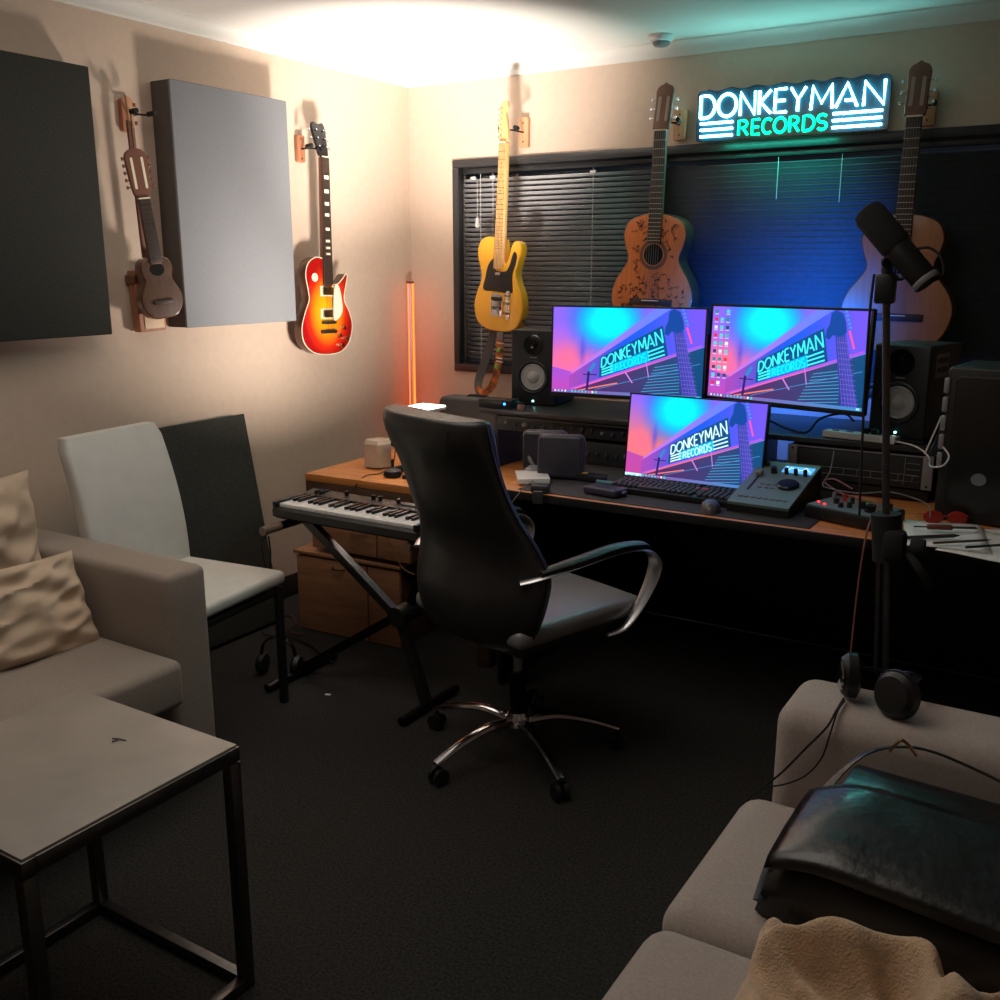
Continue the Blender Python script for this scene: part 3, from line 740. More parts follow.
b = MB(); b.box((-.45, -d/2+.004, sz-.026), (.62, .01, .006), .001); b.build('shelf_lip', steel, t)
for x in (-w/2+.06, -.165, .20, w/2-.02):
    lowz = -.059 if x < -.5 else 0
    b = MB(); b.box((x, .01, (sz-.018+lowz)/2), (.014, d-.06, sz-.018-lowz)); b.build('shelf_upright', black, t)

def knob(b, x, y, z, r=.009, h=.012, mi=0): b.lathe([(0, h), (r*.85, h), (r, h*.7), (r, 0), (0, 0)], (x, y, z), 'Y', 12, mi)
def rack(label, x0, x1, y, z0, z1, face=devm, seed=1, ears=False, depth=.3):
    w = x1-x0; h = z1-z0; rnd = random.Random(seed)
    t = thing('rack_unit', label, 'audio rack unit', ((x0+x1)/2, y, z0), 0, 'rack units under the shelf')
    b = MB(); b.box((0, depth/2+.004, h/2), (w-.01, depth, h-.002), .002); b.build('case', black, t)
    b = MB(); b.box((0, .001, h/2), (w, .006, h-.002), .001); b.build('front_panel', face, t)
    if ears:
        for sx in (-1, 1):
            b = MB(); b.box((sx*(w/2-.016), -.003, h/2), (.032, .006, h), .002); b.cyl((sx*(w/2-.016), -.008, h-.012), (sx*(w/2-.016), -.004, h-.012), .004, n=8, mi=1); b.cyl((sx*(w/2-.016), -.008, .012), (sx*(w/2-.016), -.004, .012), .004, n=8, mi=1); b.build('rack_ear', [devg, black], t)
        b = MB(); b.box((0, -.004, h-.004), (w-.06, .006, .004)); b.build('top_trim', devg, t)
        b = MB()
        for k in range(9): b.box((-w/2+.06+k*(w-.12)/8, -.003, h*.30), (.0015, .003, h*.18))
        b.box((0, -.003, h*.40), (w-.09, .003, .0015)); b.box((0, -.003, h*.2), (w-.09, .003, .0015)); b.box((w/2-.085, -.003, h*.5), (.0015, .003, h*.8)); 
        for k in range(4): b.box((w/2-.06, -.003, h*(.2+.18*k)), (.04, .003, .0012))
        b.build('panel_markings', devg, t)
    else:
        n = max(3, int(w/.045))
        for k in range(n):
            b = MB(); knob(b, -w/2+.04+k*(w-.08)/(n-1), -.001, h*.5+rnd.uniform(-.006, .006), rnd.choice([.006, .009, .007]), .014); b.build('knob', devg if rnd.random() < .3 else capb, t)
    return t
rack('upper black rack unit with row of knobs under shelf at left', 1.01, 1.60, -.79, .83, .888, seed=2)
rack('lower black rack unit under shelf behind the leather cases', 1.30, 1.62, -.80, .735, .82, seed=4)
rack('black rack unit with pale ears under shelf beside small monitor', 2.175, 2.635, -.80, .775, .885, ears=True)
b = MB(); b.box((0, 0, .019), (.44, .26, .036), .003); tag(b.build('rack_spacer', black, loc=(2.405, -.66, .7335)), 'flat black case supporting the pale-eared rack unit', 'case')

# studio speakers
spv = mat('speaker_vinyl', (.085, .085, .095), .5)
def speaker(label, loc, rz, w=.195, h=.305, d=.23, sticker=False):
    t = thing('studio_speaker', label, 'speaker', loc, rz, 'studio monitor speakers')
    b = MB(); b.slab(rrect(w, h, .008, 3, 0, h/2), 0, d, .006); cab = b.build('cabinet', spv, t)
    b = MB(); b.lathe([(.068, -.001), (.068, .004), (.063, .006), (.058, .004), (.056, -.001)], (0, 0, .115), 'Y', 36); b.build('woofer_ring', black, t)
    b = MB(); b.lathe([(.054, .001), (.050, .005), (.046, .002), (.043, .0025), (.026, .0005), (.024, .003), (.014, .010), (0, .012)], (0, 0, .115), 'Y', 36); b.build('woofer_cone', cone, t)
    b = MB(); b.lathe([(.042, 0), (.042, .003), (.034, .001), (.016, .0005), (.013, .006), (0, .009)], (0, 0, .245), 'Y', 28); b.build('tweeter', blackg, t)
    b = MB(); b.box((0, -.0015, .195), (.03, .003, .004)); b.build('badge', greyp, t)
    b = MB(); b.cyl((.0, -.004, .018), (0, 0, .018), .0035, n=10); b.build('power_light', ledw, t)
    if sticker:
        b = MB(); b.box((w/2+.0006, .09, .235), (.0014, .095, .075)); s = b.build('sticker', mat('grey_sticker', (.50, .49, .50), .7), t)
        b = MB()
        for r_ in range(2):
            for k in range(6): b.box((w/2+.0016, .055+k*.014, .252-r_*.030), (.001, .009, .018 if (k*3+r_) % 4 else .012))
        b.build('sticker_print', ink, s)
    return t
speaker('black studio speaker on shelf below the yellow guitar', (1.075, -.625, SZ+.001), R(8))
speaker('black studio speaker with sticker on its side at right of shelf', (2.50, -.735, SZ+.012), R(-14), .185, .30, .24, True)
b = MB(); b.box((0, 0, .005), (.19, .22, .009), .002); tag(b.build('speaker_pad', rubber, loc=(2.525, -.63, SZ+.0015), rz=R(-14)), 'thin black foam pad under the right studio speaker', 'pad')

# audio interface box with blue led on shelf
t = thing('audio_interface', 'small black box with blue light on shelf under guitar strap', 'audio interface', (.985, -.745, SZ+.001), R(3))
b = MB(); b.box((0, 0, .018), (.15, .07, .034), .003); b.build('case', black, t)
b = MB(); b.cyl((.045, -.038, .02), (.045, -.034, .02), .005, n=10); b.build('indicator_light', ledb, t)
t = thing('padlock_charm', 'small pinkish knob-shaped trinket on shelf before left speaker', 'trinket', (1.10, -.765, SZ+.001))
b = MB(); b.lathe([(0, 0), (.014, 0), (.016, .01), (.012, .022), (0, .024)], n=14); b.build('body', mat('dusty_pink', (.62, .45, .42), .5), t)
b = MB(); b.lathe([(0, .024), (.012, .024), (.012, .029), (0, .03)], n=14); b.build('cap', black, t)
t = thing('equipment_case', 'rounded dark grey case standing behind left end of shelf', 'case', (.76, -.55, .671), R(0))
b = MB(); b.slab(rrect(.36, .245, .03, 6, 0, .1225), -.05, .05, .015, n=4); b.build('shell', mat('case_grey', (.27, .27, .28), .6), t)
b = MB(); b.tube([(-.05, 0, .24), (-.045, 0, .252), (.045, 0, .252), (.05, 0, .24)], .005, 8, sm=3); b.build('handle', black, t)

# up-light: lit panel lamp behind the chair
t = thing('panel_light', 'bright white panel lamp facing the ceiling behind the office chair', 'lamp', (.872, -1.10, .671))
b = MB(); b.box((0, 0, .008), (.14, .12, .015), .004); b.build('base', black, t)
b = MB(); b.cyl((0, 0, .01), (0, 0, .27), .012, n=14); b.build('stem', black, t)
b = MB(); b.box((0, 0, .270), (.118, .13, .012), .004); b.build('housing', white, t)
b = MB(); b.box((0, 0, .278), (.112, .124, .004), .001); b.build('diffuser', emit('panel_white', (1, .95, .88), 8), t)

# power strip, cables, phone on the shelf right
t = thing('power_strip', 'white power strip lying on shelf before right speaker', 'power strip', (2.40, -.772, SZ+.001), R(-9))
b = MB(); b.box((0, 0, .012), (.24, .052, .022), .004); b.build('body', white, t)
b = MB()
for k in range(4): b.box((-.085+k*.05, 0, .0235), (.022, .012, .002))
b.build('sockets', ink, t)
for x in (.015, .045):
    b = MB(); b.box((x, .005, .032), (.02, .028, .018), .004); b.build('plug', black, t)
b = MB(); b.tube([(2.0, -.74, SZ+.008), (2.06, -.70, SZ+.03), (2.14, -.72, SZ+.01), (2.22, -.755, SZ+.008), (2.25, -.70, SZ+.05), (2.32, -.68, SZ+.07), (2.36, -.70, SZ+.05)], .004, 6, sm=6)
tag(b.build('cable', rubber), 'black cable looping over shelf below right upper monitor', 'cable')
b = MB(); b.tube([(2.50, -.80, SZ+.012), (2.56, -.818, SZ+.008), (2.60, -.84, SZ-.002), (2.63, -.88, SZ-.018), (2.65, -.98, SZ-.025), (2.69, -1.035, SZ-.01), (2.705, -1.04, SZ+.02), (2.685, -1.03, SZ+.045)], .0026, 6, sm=6)
tag(b.build('charging_cable', white), 'white charging cable curling around the tilted phone', 'cable')
t = thing('phone_stand', 'tilted black phone on small stand at right end of shelf', 'phone', (2.645, -.86, SZ-.055), R(0))
b = MB(); b.box((0, .04, .058), (.03, .05, .02), .003); b.tube([(0, .03, .06), (.01, .005, .085)], .006, 8); b.build('stand', greyp, t)
pd = V((-.016, -.04, .050)); pq = V((.020, -.04, .168)); wd = V((.80, .35, -.25)).normalized()
b = MB(); b.tube([pd+wd*.027, pq+wd*.027], (.0255, .0035), 4, flat=wd) if 0 else b.tube([pd+wd*.027, pq+wd*.027], [(.026, .004)]*2, 4, flat=wd); b.build('phone', mat('phone_back', (.24, .24, .25), .3), t)
b = MB(); b.tube([pd-wd*.010, pq-wd*.010], .0028, 6); b.build('edge', white, t)  # white line painted for the light caught along the phone's side

# pc tower
t = thing('computer_tower', 'black computer tower on desk at right edge with round badge', 'computer', (2.865, -.88, DZ+.001), R(-6))
b = MB(); b.slab(rrect(.36, .455, .016, 4, 0, .2285), -.13, .13, .008); b.build('case', mat('tower_black', (.12, .115, .12), .45), t)
b = MB(); b.slab(rrect(.31, .40, .02, 4, .0, .23), -.134, -.128, .002); b.build('side_panel', mat('tower_panel', (.105, .10, .10), .3), t)
b = MB()
for k in range(5): b.box((-.178, -.13, .40-k*.055), (.016, .014, .045), .004)
b.build('edge_clips', devg, t)
b = MB(); b.slab(ell(.021, .018, 24, -.065, .135), -.137, -.133); b.build('badge', greyp, t)
b = MB(); b.cyl((.155, -.14, .435), (.155, -.13, .435), .008, n=12); b.build('power_light', ledr, t)

# ------------------------------------------------------------------ things on the desk
# control surface
t = thing('control_surface', 'angled grey-green control surface with blue display on desk', 'control surface', (2.218, -1.075, DZ+.004), R(-2))
b = MB(); W, D = .192, .32; a = R(14)
b.m = MX.Translation((0, -D/2, .022)) @ MX.Rotation(a, 4, 'X'); M = b.m.copy()
b.slab([V(p) for p in ((-W/2, 0), (W/2, 0), (W/2, .01), (-W/2, .01))], 0, D, .001); tp = b.build('top_plate', teal, t)
b = MB(); q = [(-W/2, -D/2, 0), (W/2, -D/2, 0), (W/2, D/2, 0), (-W/2, D/2, 0)]
lo = [b.v(p) for p in q]; hi = [b.v((p[0], p[1], .024+(p[1]+D/2)*math.tan(a))) for p in q]
b.f(lo[::-1]); b.f(hi)
for i in range(4): b.f([lo[i], lo[(i+1) % 4], hi[(i+1) % 4], hi[i]])
b.build('body', black, t)
bl = lambda: None
def on(fn, name, m, par):
    b = MB(); b.m = M; fn(b); return b.build(name, m, par)
on(lambda b: b.box((.040, .268, .0115), (.095, .045, .003)), 'display', emit('lcd_blue', (.35, .70, .95), 1.1), tp)
def wave(b):
    rnd = random.Random(2)
    p = [(-.002+k*.0042, .268+(rnd.random()-.5)*.03, .0135) for k in range(21)]; b.tube(p, .0008, 4)
on(wave, 'display_trace', emit('lcd_line', (.85, .95, 1), 1.5), tp)
on(lambda b: b.box((-.065, .16, .0105), (.006, .13, .002)), 'fader_slot', ink, tp)
on(lambda b: b.box((-.065, .205, .018), (.018, .026, .014), .003), 'fader_cap', greyp, tp)
on(lambda b: b.lathe([(.034, .010), (.034, .018), (.030, .021), (.012, .020), (0, .020)], (.045, .15, 0), n=32), 'jog_wheel', blackg, tp)
for (x, y, r) in ((-.028, .235, .011), (.012, .235, .007), (.042, .235, .007), (.072, .235, .007), (-.065, .28, .008)):
    on(lambda b: b.lathe([(r, .010), (r*.9, .03), (0, .031)], (x, y, 0), n=16), 'knob', black, tp)
for k in range(8): on(lambda b: b.box((-.07+k*.020, .045, .011), (.013, .010, .004), .001), 'button', greyp, tp)
for k in range(6): on(lambda b: b.box((-.035+(k % 3)*.020, .12+(k//3)*.025, .011), (.012, .008, .004), .001), 'button', greyp, tp)

# small mixer / headphone amp
t = thing('audio_mixer', 'small grey-green mixer with red and green lights on desk', 'mixer', (2.475, -1.135, DZ+.002), R(-18))
b = MB(); b.box((0, 0, .02), (.23, .17, .038), .004); b.build('case', black, t)
b = MB(); b.box((0, 0, .0405), (.22, .16, .004), .001); tp = b.build('top_plate', teal, t)
rnd = random.Random(9)
for k, (x, y, r, h, m) in enumerate(((-.09, .035, .007, .022, greyp), (-.055, .035, .007, .022, redp), (-.055, -.01, .009, .016, black), (-.02, .02, .007, .02, black), (.0, -.03, .008, .016, black), (.03, -.01, .012, .02, black), (.07, -.03, .020, .02, blackg), (.10, .02, .008, .022, black), (-.02, -.045, .008, .014, black))):
    b = MB(); b.lathe([(r, 0), (r*.9, h), (0, h+.001)], (x, y, .042), n=14); b.build('knob', m, tp)
for (x, y, m) in ((-.10, -.035, ledr), (-.07, -.05, ledr), (-.035, .05, ledr), (-.005, .045, ledr), (.012, .04, ledg), (.085, .03, ledg)):
    b = MB(); b.lathe([(.0045, 0), (.004, .003), (0, .0045)], (x, y, .042), n=10); b.build('indicator_light', m, tp)
b = MB(); b.tube([(2.44, -1.02, .80), (2.38, -1.0, .82), (2.345, -.97, .80), (2.42, -1.04, .785), (2.50, -1.09, .79), (2.535, -1.15, .80), (2.56, -1.25, .80), (2.555, -1.335, .76), (2.545, -1.345, .60), (2.54, -1.345, .36), (2.535, -1.35, .24)], .003, 6, sm=6)
tag(b.build('patch_cable', mat('pinkish_cable', (.55, .36, .33), .6)), 'pinkish cable running over mixer and down the desk front', 'cable')
b = MB(); b.tube([(2.36, -.95, .90), (2.36, -.98, .84), (2.345, -1.0, .80), (2.38, -1.05, .80), (2.47, -1.07, .80), (2.56, -1.05, .81), (2.66, -1.06, .79), (2.68, -1.10, .76)], .002, 6, sm=6)
tag(b.build('patch_cable', greyp), 'thin grey cable looping behind the small mixer', 'cable')

# computer keyboard (individual keys as one pattern per block)
t = thing('computer_keyboard', 'black mechanical computer keyboard on desk before small monitor', 'keyboard', (1.905, -1.125, DZ+.004), R(-2))
b = MB(); b.box((0, 0, .013), (.435, .135, .024), .005, rot=(R(4), 0, 0)); b.build('case', black, t)
rnd = random.Random(1)
for r_ in range(6):
    x = -.208
    while x < .20:
        w = .0165 if not (r_ in (2, 3, 4) and (x < -.2 or x > .07 and x < .09)) else .028
        if r_ == 5 and -.13 < x < -.02: w = .10
        if .085 < x+w < .10: x += .014; continue
        red = (r_ == 2 and .06 < x < .09)
        b = MB(); b.box((x+w/2, .054-r_*.0205, .031-.0012*r_), (w-.002, .0175, .011), .003, rot=(R(4), 0, 0)); b.build('key_cap', redp if red else capb, t)
        x += w+.0022
t = thing('computer_mouse', 'black computer mouse beside the control surface', 'mouse', (2.075, -1.262, DZ+.003), R(20))
b = MB(); b.grid(lambda u, v: V((.031*cos(2*pi*u)*sin(pi*v/2)*(1+.08*sin(2*pi*u)), .052*sin(2*pi*u)*sin(pi*v/2), .036*cos(pi*v/2)**.8)), 24, 8, cu=True); b.build('shell', mat('mouse_grey', (.30, .29, .31), .35), t)
b = MB(); b.cyl((-.004, .028, .030), (.004, .028, .030), .008, n=14); b.build('scroll_wheel', rubber, t)
t = thing('hard_drive', 'flat black external hard drive on desk mat left of keyboard', 'hard drive', (1.70, -1.23, DZ+.004), R(-8))
b = MB(); b.box((0, 0, .014), (.13, .075, .026), .008, 3); b.build('case', mat('drive_violet_black', (.22, .21, .27), .4), t)
b = MB(); b.box((.068, .01, .014), (.012, .02, .008), .002); b.build('plug', greyp, t)
# leather cases
def lcase(label, x, y, rz, tl, w=.21, h=.155):
    t = thing('leather_case', label, 'case', (x, y, DZ+.004), rz, 'rounded cases standing on the desk')
    M = MX.Translation((0, 0, .0)) @ MX.Rotation(tl, 4, 'X')
    b = MB(); b.m = M; b.slab(rrect(w, h, .022, 6, 0, h/2), -.028, .028, .014, n=4); b.build('shell', mat('case_hide', (.20, .19, .235), .38, nscale=30, namt=.2, bump=.2, bscale=150), t)
    b = MB(); b.m = M; b.tube([(q.x, 0, q.y) for q in offs(rrect(w, h, .022, 6, 0, h/2), -.0005)], .0022, 6, closed=True); b.build('zip', greyp, t)
    return t
lcase('front rounded dark case standing tilted on desk by office chair', 1.455, -1.085, R(20), R(-8), .165, .155)
lcase('rear rounded dark case standing behind the front one', 1.345, -1.0, R(20), R(0), .165, .15)
b = MB(); b.slab(rrect(.07, .06, .008, 3, 0, .03), -.004, .004, .002); tag(b.build('card_holder', greyp, loc=(1.39, -1.09, .79), rz=R(30)), 'small grey card tucked between the two rounded cases', 'card'); 
C.objects[-1].rotation_euler = (R(8), 0, R(30)); C.objects[-1].location = (1.40, -1.075, .83)
# webcam / clamp thing at desk edge
t = thing('desk_clamp', 'dark clamp with thin wire gripping desk edge beside chair', 'clamp', (1.50, -1.315, DZ+.001), R(20))
b = MB(); b.box((0, .01, .014), (.06, .05, .028), .008); b.box((.0, -.034, -.008), (.035, .012, .045), .005); b.build('jaw', mat('clamp_grey', (.17, .18, .19), .5), t)
b = MB(); b.tube([(-.02, 0, .04), (-.05, -.03, .02), (-.10, -.05, -.05), (-.13, -.05, -.12)], .002, 6, sm=5); b.build('wire', greyp, t)
t = thing('notebook', 'white notebook lying on desk just right of office chair', 'notebook', (1.28, -1.10, DZ+.004), R(35))
t.location = (1.385, -1.165, DZ+.004)
b = MB(); b.box((0, 0, .010), (.11, .15, .016), .002); b.build('pages', paper, t)
b = MB(); b.box((0, 0, .019), (.112, .152, .002), .001); b.build('cover', white, t)
t = thing('earphones', 'grey over-ear headphones lying on desk behind office chair', 'headphones', (1.36, -.88, DZ+.02), R(30))
t.location = (1.345, -1.08, DZ+.004)
b = MB(); b.lathe([(0, 0), (.034, .002), (.036, .02), (.022, .032), (0, .034)], (0, 0, .0), n=18); b.build('ear_cup', greyp, t)
b = MB(); b.tube([(0, .03, .02), (-.02, .06, .06), (.03, .075, .075), (.06, .05, .04)], .007, 8, sm=5); b.build('headband', greyp, t)
# loose items between cases and keyboard
t = thing('marker_pen', 'teal marker pen lying behind the external hard drive', 'pen', (1.66, -1.11, DZ+.013), R(-4))
b = MB(); b.cyl((-.05, 0, 0), (.04, 0, 0), .009, n=12); b.build('barrel', mat('teal_plastic', (.20, .45, .48), .4), t)
b = MB(); b.cyl((.04, 0, 0), (.068, 0, 0), .0095, .007, n=12); b.build('cap', greyp, t)
t = thing('battery_pack', 'small black battery with yellow end by the rounded cases', 'battery', (1.57, -1.07, DZ+.004), R(-6))
b = MB(); b.box((0, 0, .013), (.10, .05, .026), .004); b.build('body', black, t)
b = MB(); b.box((-.03, -.002, .0265), (.028, .02, .002)); b.build('label', mat('yellow_label', (.80, .62, .25), .5), t)
b = MB(); b.tube([(1.69, -1.06, .738), (1.72, -1.09, .742), (1.75, -1.05, .755), (1.73, -1.02, .742), (1.70, -1.05, .738)], .003, 6, sm=6); tag(b.build('usb_lead', rubber), 'short black lead coiled on desk left of keyboard', 'cable')

# papers, pens, red things on the right
for k, (x, y, a, lb) in enumerate(((2.735, -1.20, 12, 'top white sheet of paper under pens at right of desk'), (2.86, -1.235, -8, 'second sheet of paper partly under the top sheet'), (2.93, -1.15, 30, 'sheet of paper at right edge near computer tower'))):
    def fn(u, v): 
        return V(((u-.5)*.21, (v-.5)*.297, .001+.0035*(2-k)+.002*sin(u*5+v*3+k)))
    b = MB(); b.grid(fn, 8, 8); o = b.build('paper_sheet', paper, loc=(x, y, DZ), rz=R(a)); tag(o, lb, 'paper', 'loose papers on the desk')
    sd = o.modifiers.new('thick', 'SOLIDIFY'); sd.thickness = .0006; sd.offset = 1
def pen(label, x, y, a, L, m, z=DZ+.018, r=.004):
    t = thing('pen', label, 'pen', (x, y, z), R(a), 'pens on the papers')
    b = MB(); b.cyl((-L/2, 0, 0), (L/2-.02, 0, 0), r, n=10); b.build('barrel', m, t)
    b = MB(); b.tube([(L/2-.02, 0, 0), (L/2, 0, 0)], [r, .0008], 10); b.build('tip', ink, t)
pen('thick dark pen lying across the top sheet of paper', 2.715, -1.275, 40, .16, mat('dark_pen', (.22, .20, .19), .4), r=.0055)
pen('thin brown pen nearer the paper edge', 2.79, -1.285, 42, .17, mat('brown_pen', (.35, .22, .15), .5), r=.0035)
pen('thin dark pen resting at right side of papers', 2.86, -1.29, 44, .15, ink, r=.0035)
t = thing('folding_knife', 'reddish folding pocket tool lying on the top sheet', 'pocket tool', (2.735, -1.165, DZ+.022), R(25))
b = MB(); b.box((-.02, 0, 0), (.07, .018, .014), .005); b.build('grip', mat('brick_red', (.45, .22, .18), .5), t)
b = MB(); b.box((.045, .002, 0), (.07, .014, .004), .001); b.build('blade', steel, t)
b = MB(); b.cyl((-.09, .0, 0), (-.05, 0, 0), .002, n=6); b.build('pin', steel, t)
t = thing('red_sunglasses', 'translucent dark red sunglasses on wooden desk behind papers', 'glasses', (2.715, -1.055, DZ+.002), R(20))
for sx in (-1, 1):
    b = MB(); b.m = MX.Rotation(R(-10), 4, 'X'); b.slab(ell(.028, .020, 20, sx*.033, .021), -.003, .003, .002); b.build('lens', redp, t)
    b = MB(); b.tube([(sx*.06, 0, .03), (sx*.062, .05, .02), (sx*.055, .11, .006)], .002, 6, sm=4); b.build('temple', redp, t)
b = MB(); b.tube([(-.008, -.004, .024), (0, -.005, .029), (.008, -.004, .024)], .002, 6, sm=3); b.build('bridge', redp, t)

# ------------------------------------------------------------------ microphone stand
t = thing('microphone_stand', 'tall black microphone stand rising behind right sofa arm', 'microphone stand', (2.735, -1.755, 0), 0)
b = MB(); b.tube([(-.024, 0, .45), (-.105, .0, 1.40)], .0085, 12); b.build('upper_tube', steel, t)
b = MB(); b.tube([(.005, 0, .03), (-.030, 0, .52)], .0125, 14); b.build('lower_tube', steel, t)
b = MB(); b.tube([(-.052, -.002, .52), (-.073, -.002, .85)], .006, 8); b.build('boom_tube', steel, t)
b = MB(); b.tube([(-.05, 0, .80), (-.063, 0, .91)], .034, 16); b.box((-.035, -.02, .845), (.05, .05, .07), .014); b.lathe([(.02, 0), (.024, .012), (.02, .03), (0, .032)], (.0, -.02, .845), 'X', 14); b.build('clutch', rubber, t)
b = MB(); b.tube([(-.0, -.03, .83), (.03, -.05, .80), (.05, -.03, .76)], .010, 8, sm=4); b.build('clutch_lever', rubber, t)
b = MB(); b.box((-.108, 0, 1.42), (.042, .035, .065), .006); b.tube([(-.108, 0, 1.44), (-.112, 0, 1.485)], .011, 10); b.build('mount', black, t)
b = MB(); b.tube([(-.135, 0, 1.452), (-.137, -.002, 1.35), (-.13, -.004, 1.10), (-.12, -.01, .9)], .003, 6, sm=4); b.build('cable', rubber, t)
b = MB(); b.lathe([(0, 0), (.02, 0), (.022, .05), (.0, .07)], (.0, 0, .0), n=14); b.build('foot_hub', black, t)
for k in range(3):
    a = R(50+120*k); b = MB(); b.tube([(0, 0, .12), (cos(a)*.12, sin(a)*.12, .07), (cos(a)*.26, sin(a)*.26, .012)], .009, 8, sm=4); b.build('leg', black, t)
t = thing('microphone', 'large black broadcast microphone pointing up-left on its stand', 'microphone', (2.648, -1.775, 1.508), 0)
dirv = V((-.68, .10, .73)).normalized(); q = V((0, 0, 1)).rotation_difference(dirv).to_euler(); t.rotation_euler = q
b = MB(); b.lathe([(0, -.105), (.026, -.104), (.029, -.098), (.029, .0)], n=28); b.build('body', black, t)
b = MB(); b.lathe([(.030, -.0), (.034, .01), (.034, .095), (.030, .108), (.018, .114), (0, .115)], n=28); b.build('foam_windscreen', mat('foam', (.10, .10, .105), .95, bump=.6, bscale=400), t)
b = MB(); b.lathe([(.0292, -.103), (.0304, -.100), (.0304, -.092), (.0292, -.09)], n=28); b.build('ring', greyp, t)
b = MB(); b.tube([(.028, .0, -.03), (.047, 0, -.045), (.052, 0, -.075), (.034, 0, -.108), (.0, 0, -.103)], .0028, 6, sm=5); b.build('lead', rubber, t)
b = MB(); b.tube([(-.031, 0, .0), (-.043, 0, -.01), (-.040, 0, -.05), (-.030, 0, -.06)], .005, 8, sm=4); b.build('yoke', blackm, t)

# ------------------------------------------------------------------ side desk, cabinet, synthesizer
t = thing('side_desk', 'low orange-brown wooden desk by the left corner', 'desk', (.405, -1.27, 0), R(2))
b = MB(); b.box((.43, .39, .655), (.86, .78, .03), .003); b.build('desk_top', woodo, t)
b = MB(); b.box((.43, .012, .605), (.86, .02, .07), .002); b.build('apron', woodd, t)
for (x, y) in ((.80, .72), (.80, .06), (.05, .72)):
    b = MB(); b.box((x, y, .32), (.05, .05, .64), .003); b.build('leg', woodd, t)
b = MB(); b.box((.25, .20, .465), (.48, .34, .21), .002); b.build('drawer_case', woodd, t)
for (x0, x1) in ((.012, .33), (.338, .49)):
    b = MB(); b.box(((x0+x1)/2, .022, .465), (x1-x0, .018, .20), .002); d = b.build('drawer', woodb, t)
    if x0 < .1:
        b = MB(); b.tube([(.22, .012, .47), (.226, -.006, .468), (.285, -.006, .468), (.29, .012, .47)], .0035, 8, sm=3); b.build('handle', steel, d)
t = thing('filing_cabinet', 'wooden two-door cabinet on the floor under the side desk', 'cabinet', (.33, -1.255, 0), R(4))
b = MB(); b.box((.25, .19, .17), (.50, .36, .335), .002); b.build('body', woodd, t)
b = MB(); b.box((.25, .17, .336), (.52, .37, .014), .002); b.build('top', woodb, t)
for (x0, x1) in ((0, .345), (.352, .50)):
    b = MB(); b.box(((x0+x1)/2, .002, .162), (x1-x0, .018, .315), .002); d = b.build('door', woodb, t)
    if x0 == 0:
        b = MB(); b.tube([(.185, -.006, .29), (.19, -.022, .289), (.235, -.022, .289), (.24, -.006, .29)], .003, 8, sm=3); b.build('handle', steel, d)
# hexagonal pot
t = thing('hexagonal_speaker', 'pale hexagonal block-shaped speaker on the side desk', 'speaker', (.575, -1.02, .671), R(8))
def hexo(r): return [V((r*cos(R(60*k)), r*sin(R(60*k)))) for k in range(6)]
b = MB(); o = hexo(.062)
lo = [b.v((p.x, p.y, .006)) for p in o]; hi = [b.v((p.x, p.y, .100)) for p in o]; h2 = [b.v((p.x*.80, p.y*.80, .114)) for p in o]; h3 = [b.v((p.x*.74, p.y*.74, .110)) for p in o]
for a_, b_ in ((lo, hi), (hi, h2), (h2, h3)):
    for i in range(6): b.f([a_[i], a_[(i+1) % 6], b_[(i+1) % 6], b_[i]])
b.f(lo[::-1]); b.f(h3); b.build('body', hexm, t, ang=20)
b = MB(); b.lathe([(0, 0), (.052, 0), (.052, .006), (0, .006)], n=6); b.build('base', woodd, t)
t = thing('over_ear_headphones', 'black headphones lying on the side desk beside hexagonal speaker', 'headphones', (.80, -1.10, .671), R(10))
b = MB(); b.tube([(-.075, .0, .016), (-.06, .045, .018), (0, .065, .018), (.06, .045, .018), (.075, 0, .016)], [(.014, .010)]*5, 10, sm=6); b.build('headband', rubber, t)
for sx in (-1, 1):
    b = MB(); b.lathe([(0, 0), (.03, 0), (.036, .008), (.034, .024), (.02, .032), (0, .033)], (sx*.06, -.035, 0), n=20); b.build('ear_cup', black, t)
t = thing('black_box', 'upright black box behind office chair on side desk', 'box', (.78, -.93, .671), R(0))
b = MB(); b.box((.0, 0, .07), (.12, .10, .14), .006); b.build('body', black, t)
b = MB(); b.box((0, 0, .143), (.10, .08, .006), .002); b.build('lid', mahog, t)
t = thing('clip_on_camera', 'small black clip device with hanging cable on side desk', 'camera', (.72, -1.04, .671))
b = MB(); b.tube([(.06, .05, .0), (.055, .045, .085), (.01, .0, .115)], .007, 8, sm=4); b.build('bracket', black, t)
b = MB(); b.box((-.02, -.005, .115), (.055, .035, .035), .008); b.build('body', black, t)
b = MB(); b.tube([(-.03, -.01, .10), (-.03, -.03, .03), (-.04, -.10, .005), (-.06, -.17, .004), (-.05, -.25, -.03)], .0022, 6, sm=5); b.lathe([(0, -.018), (.006, -.016), (.007, .014), (0, .018)], (-.031, -.03, .035), n=10); b.build('cable', rubber, t)

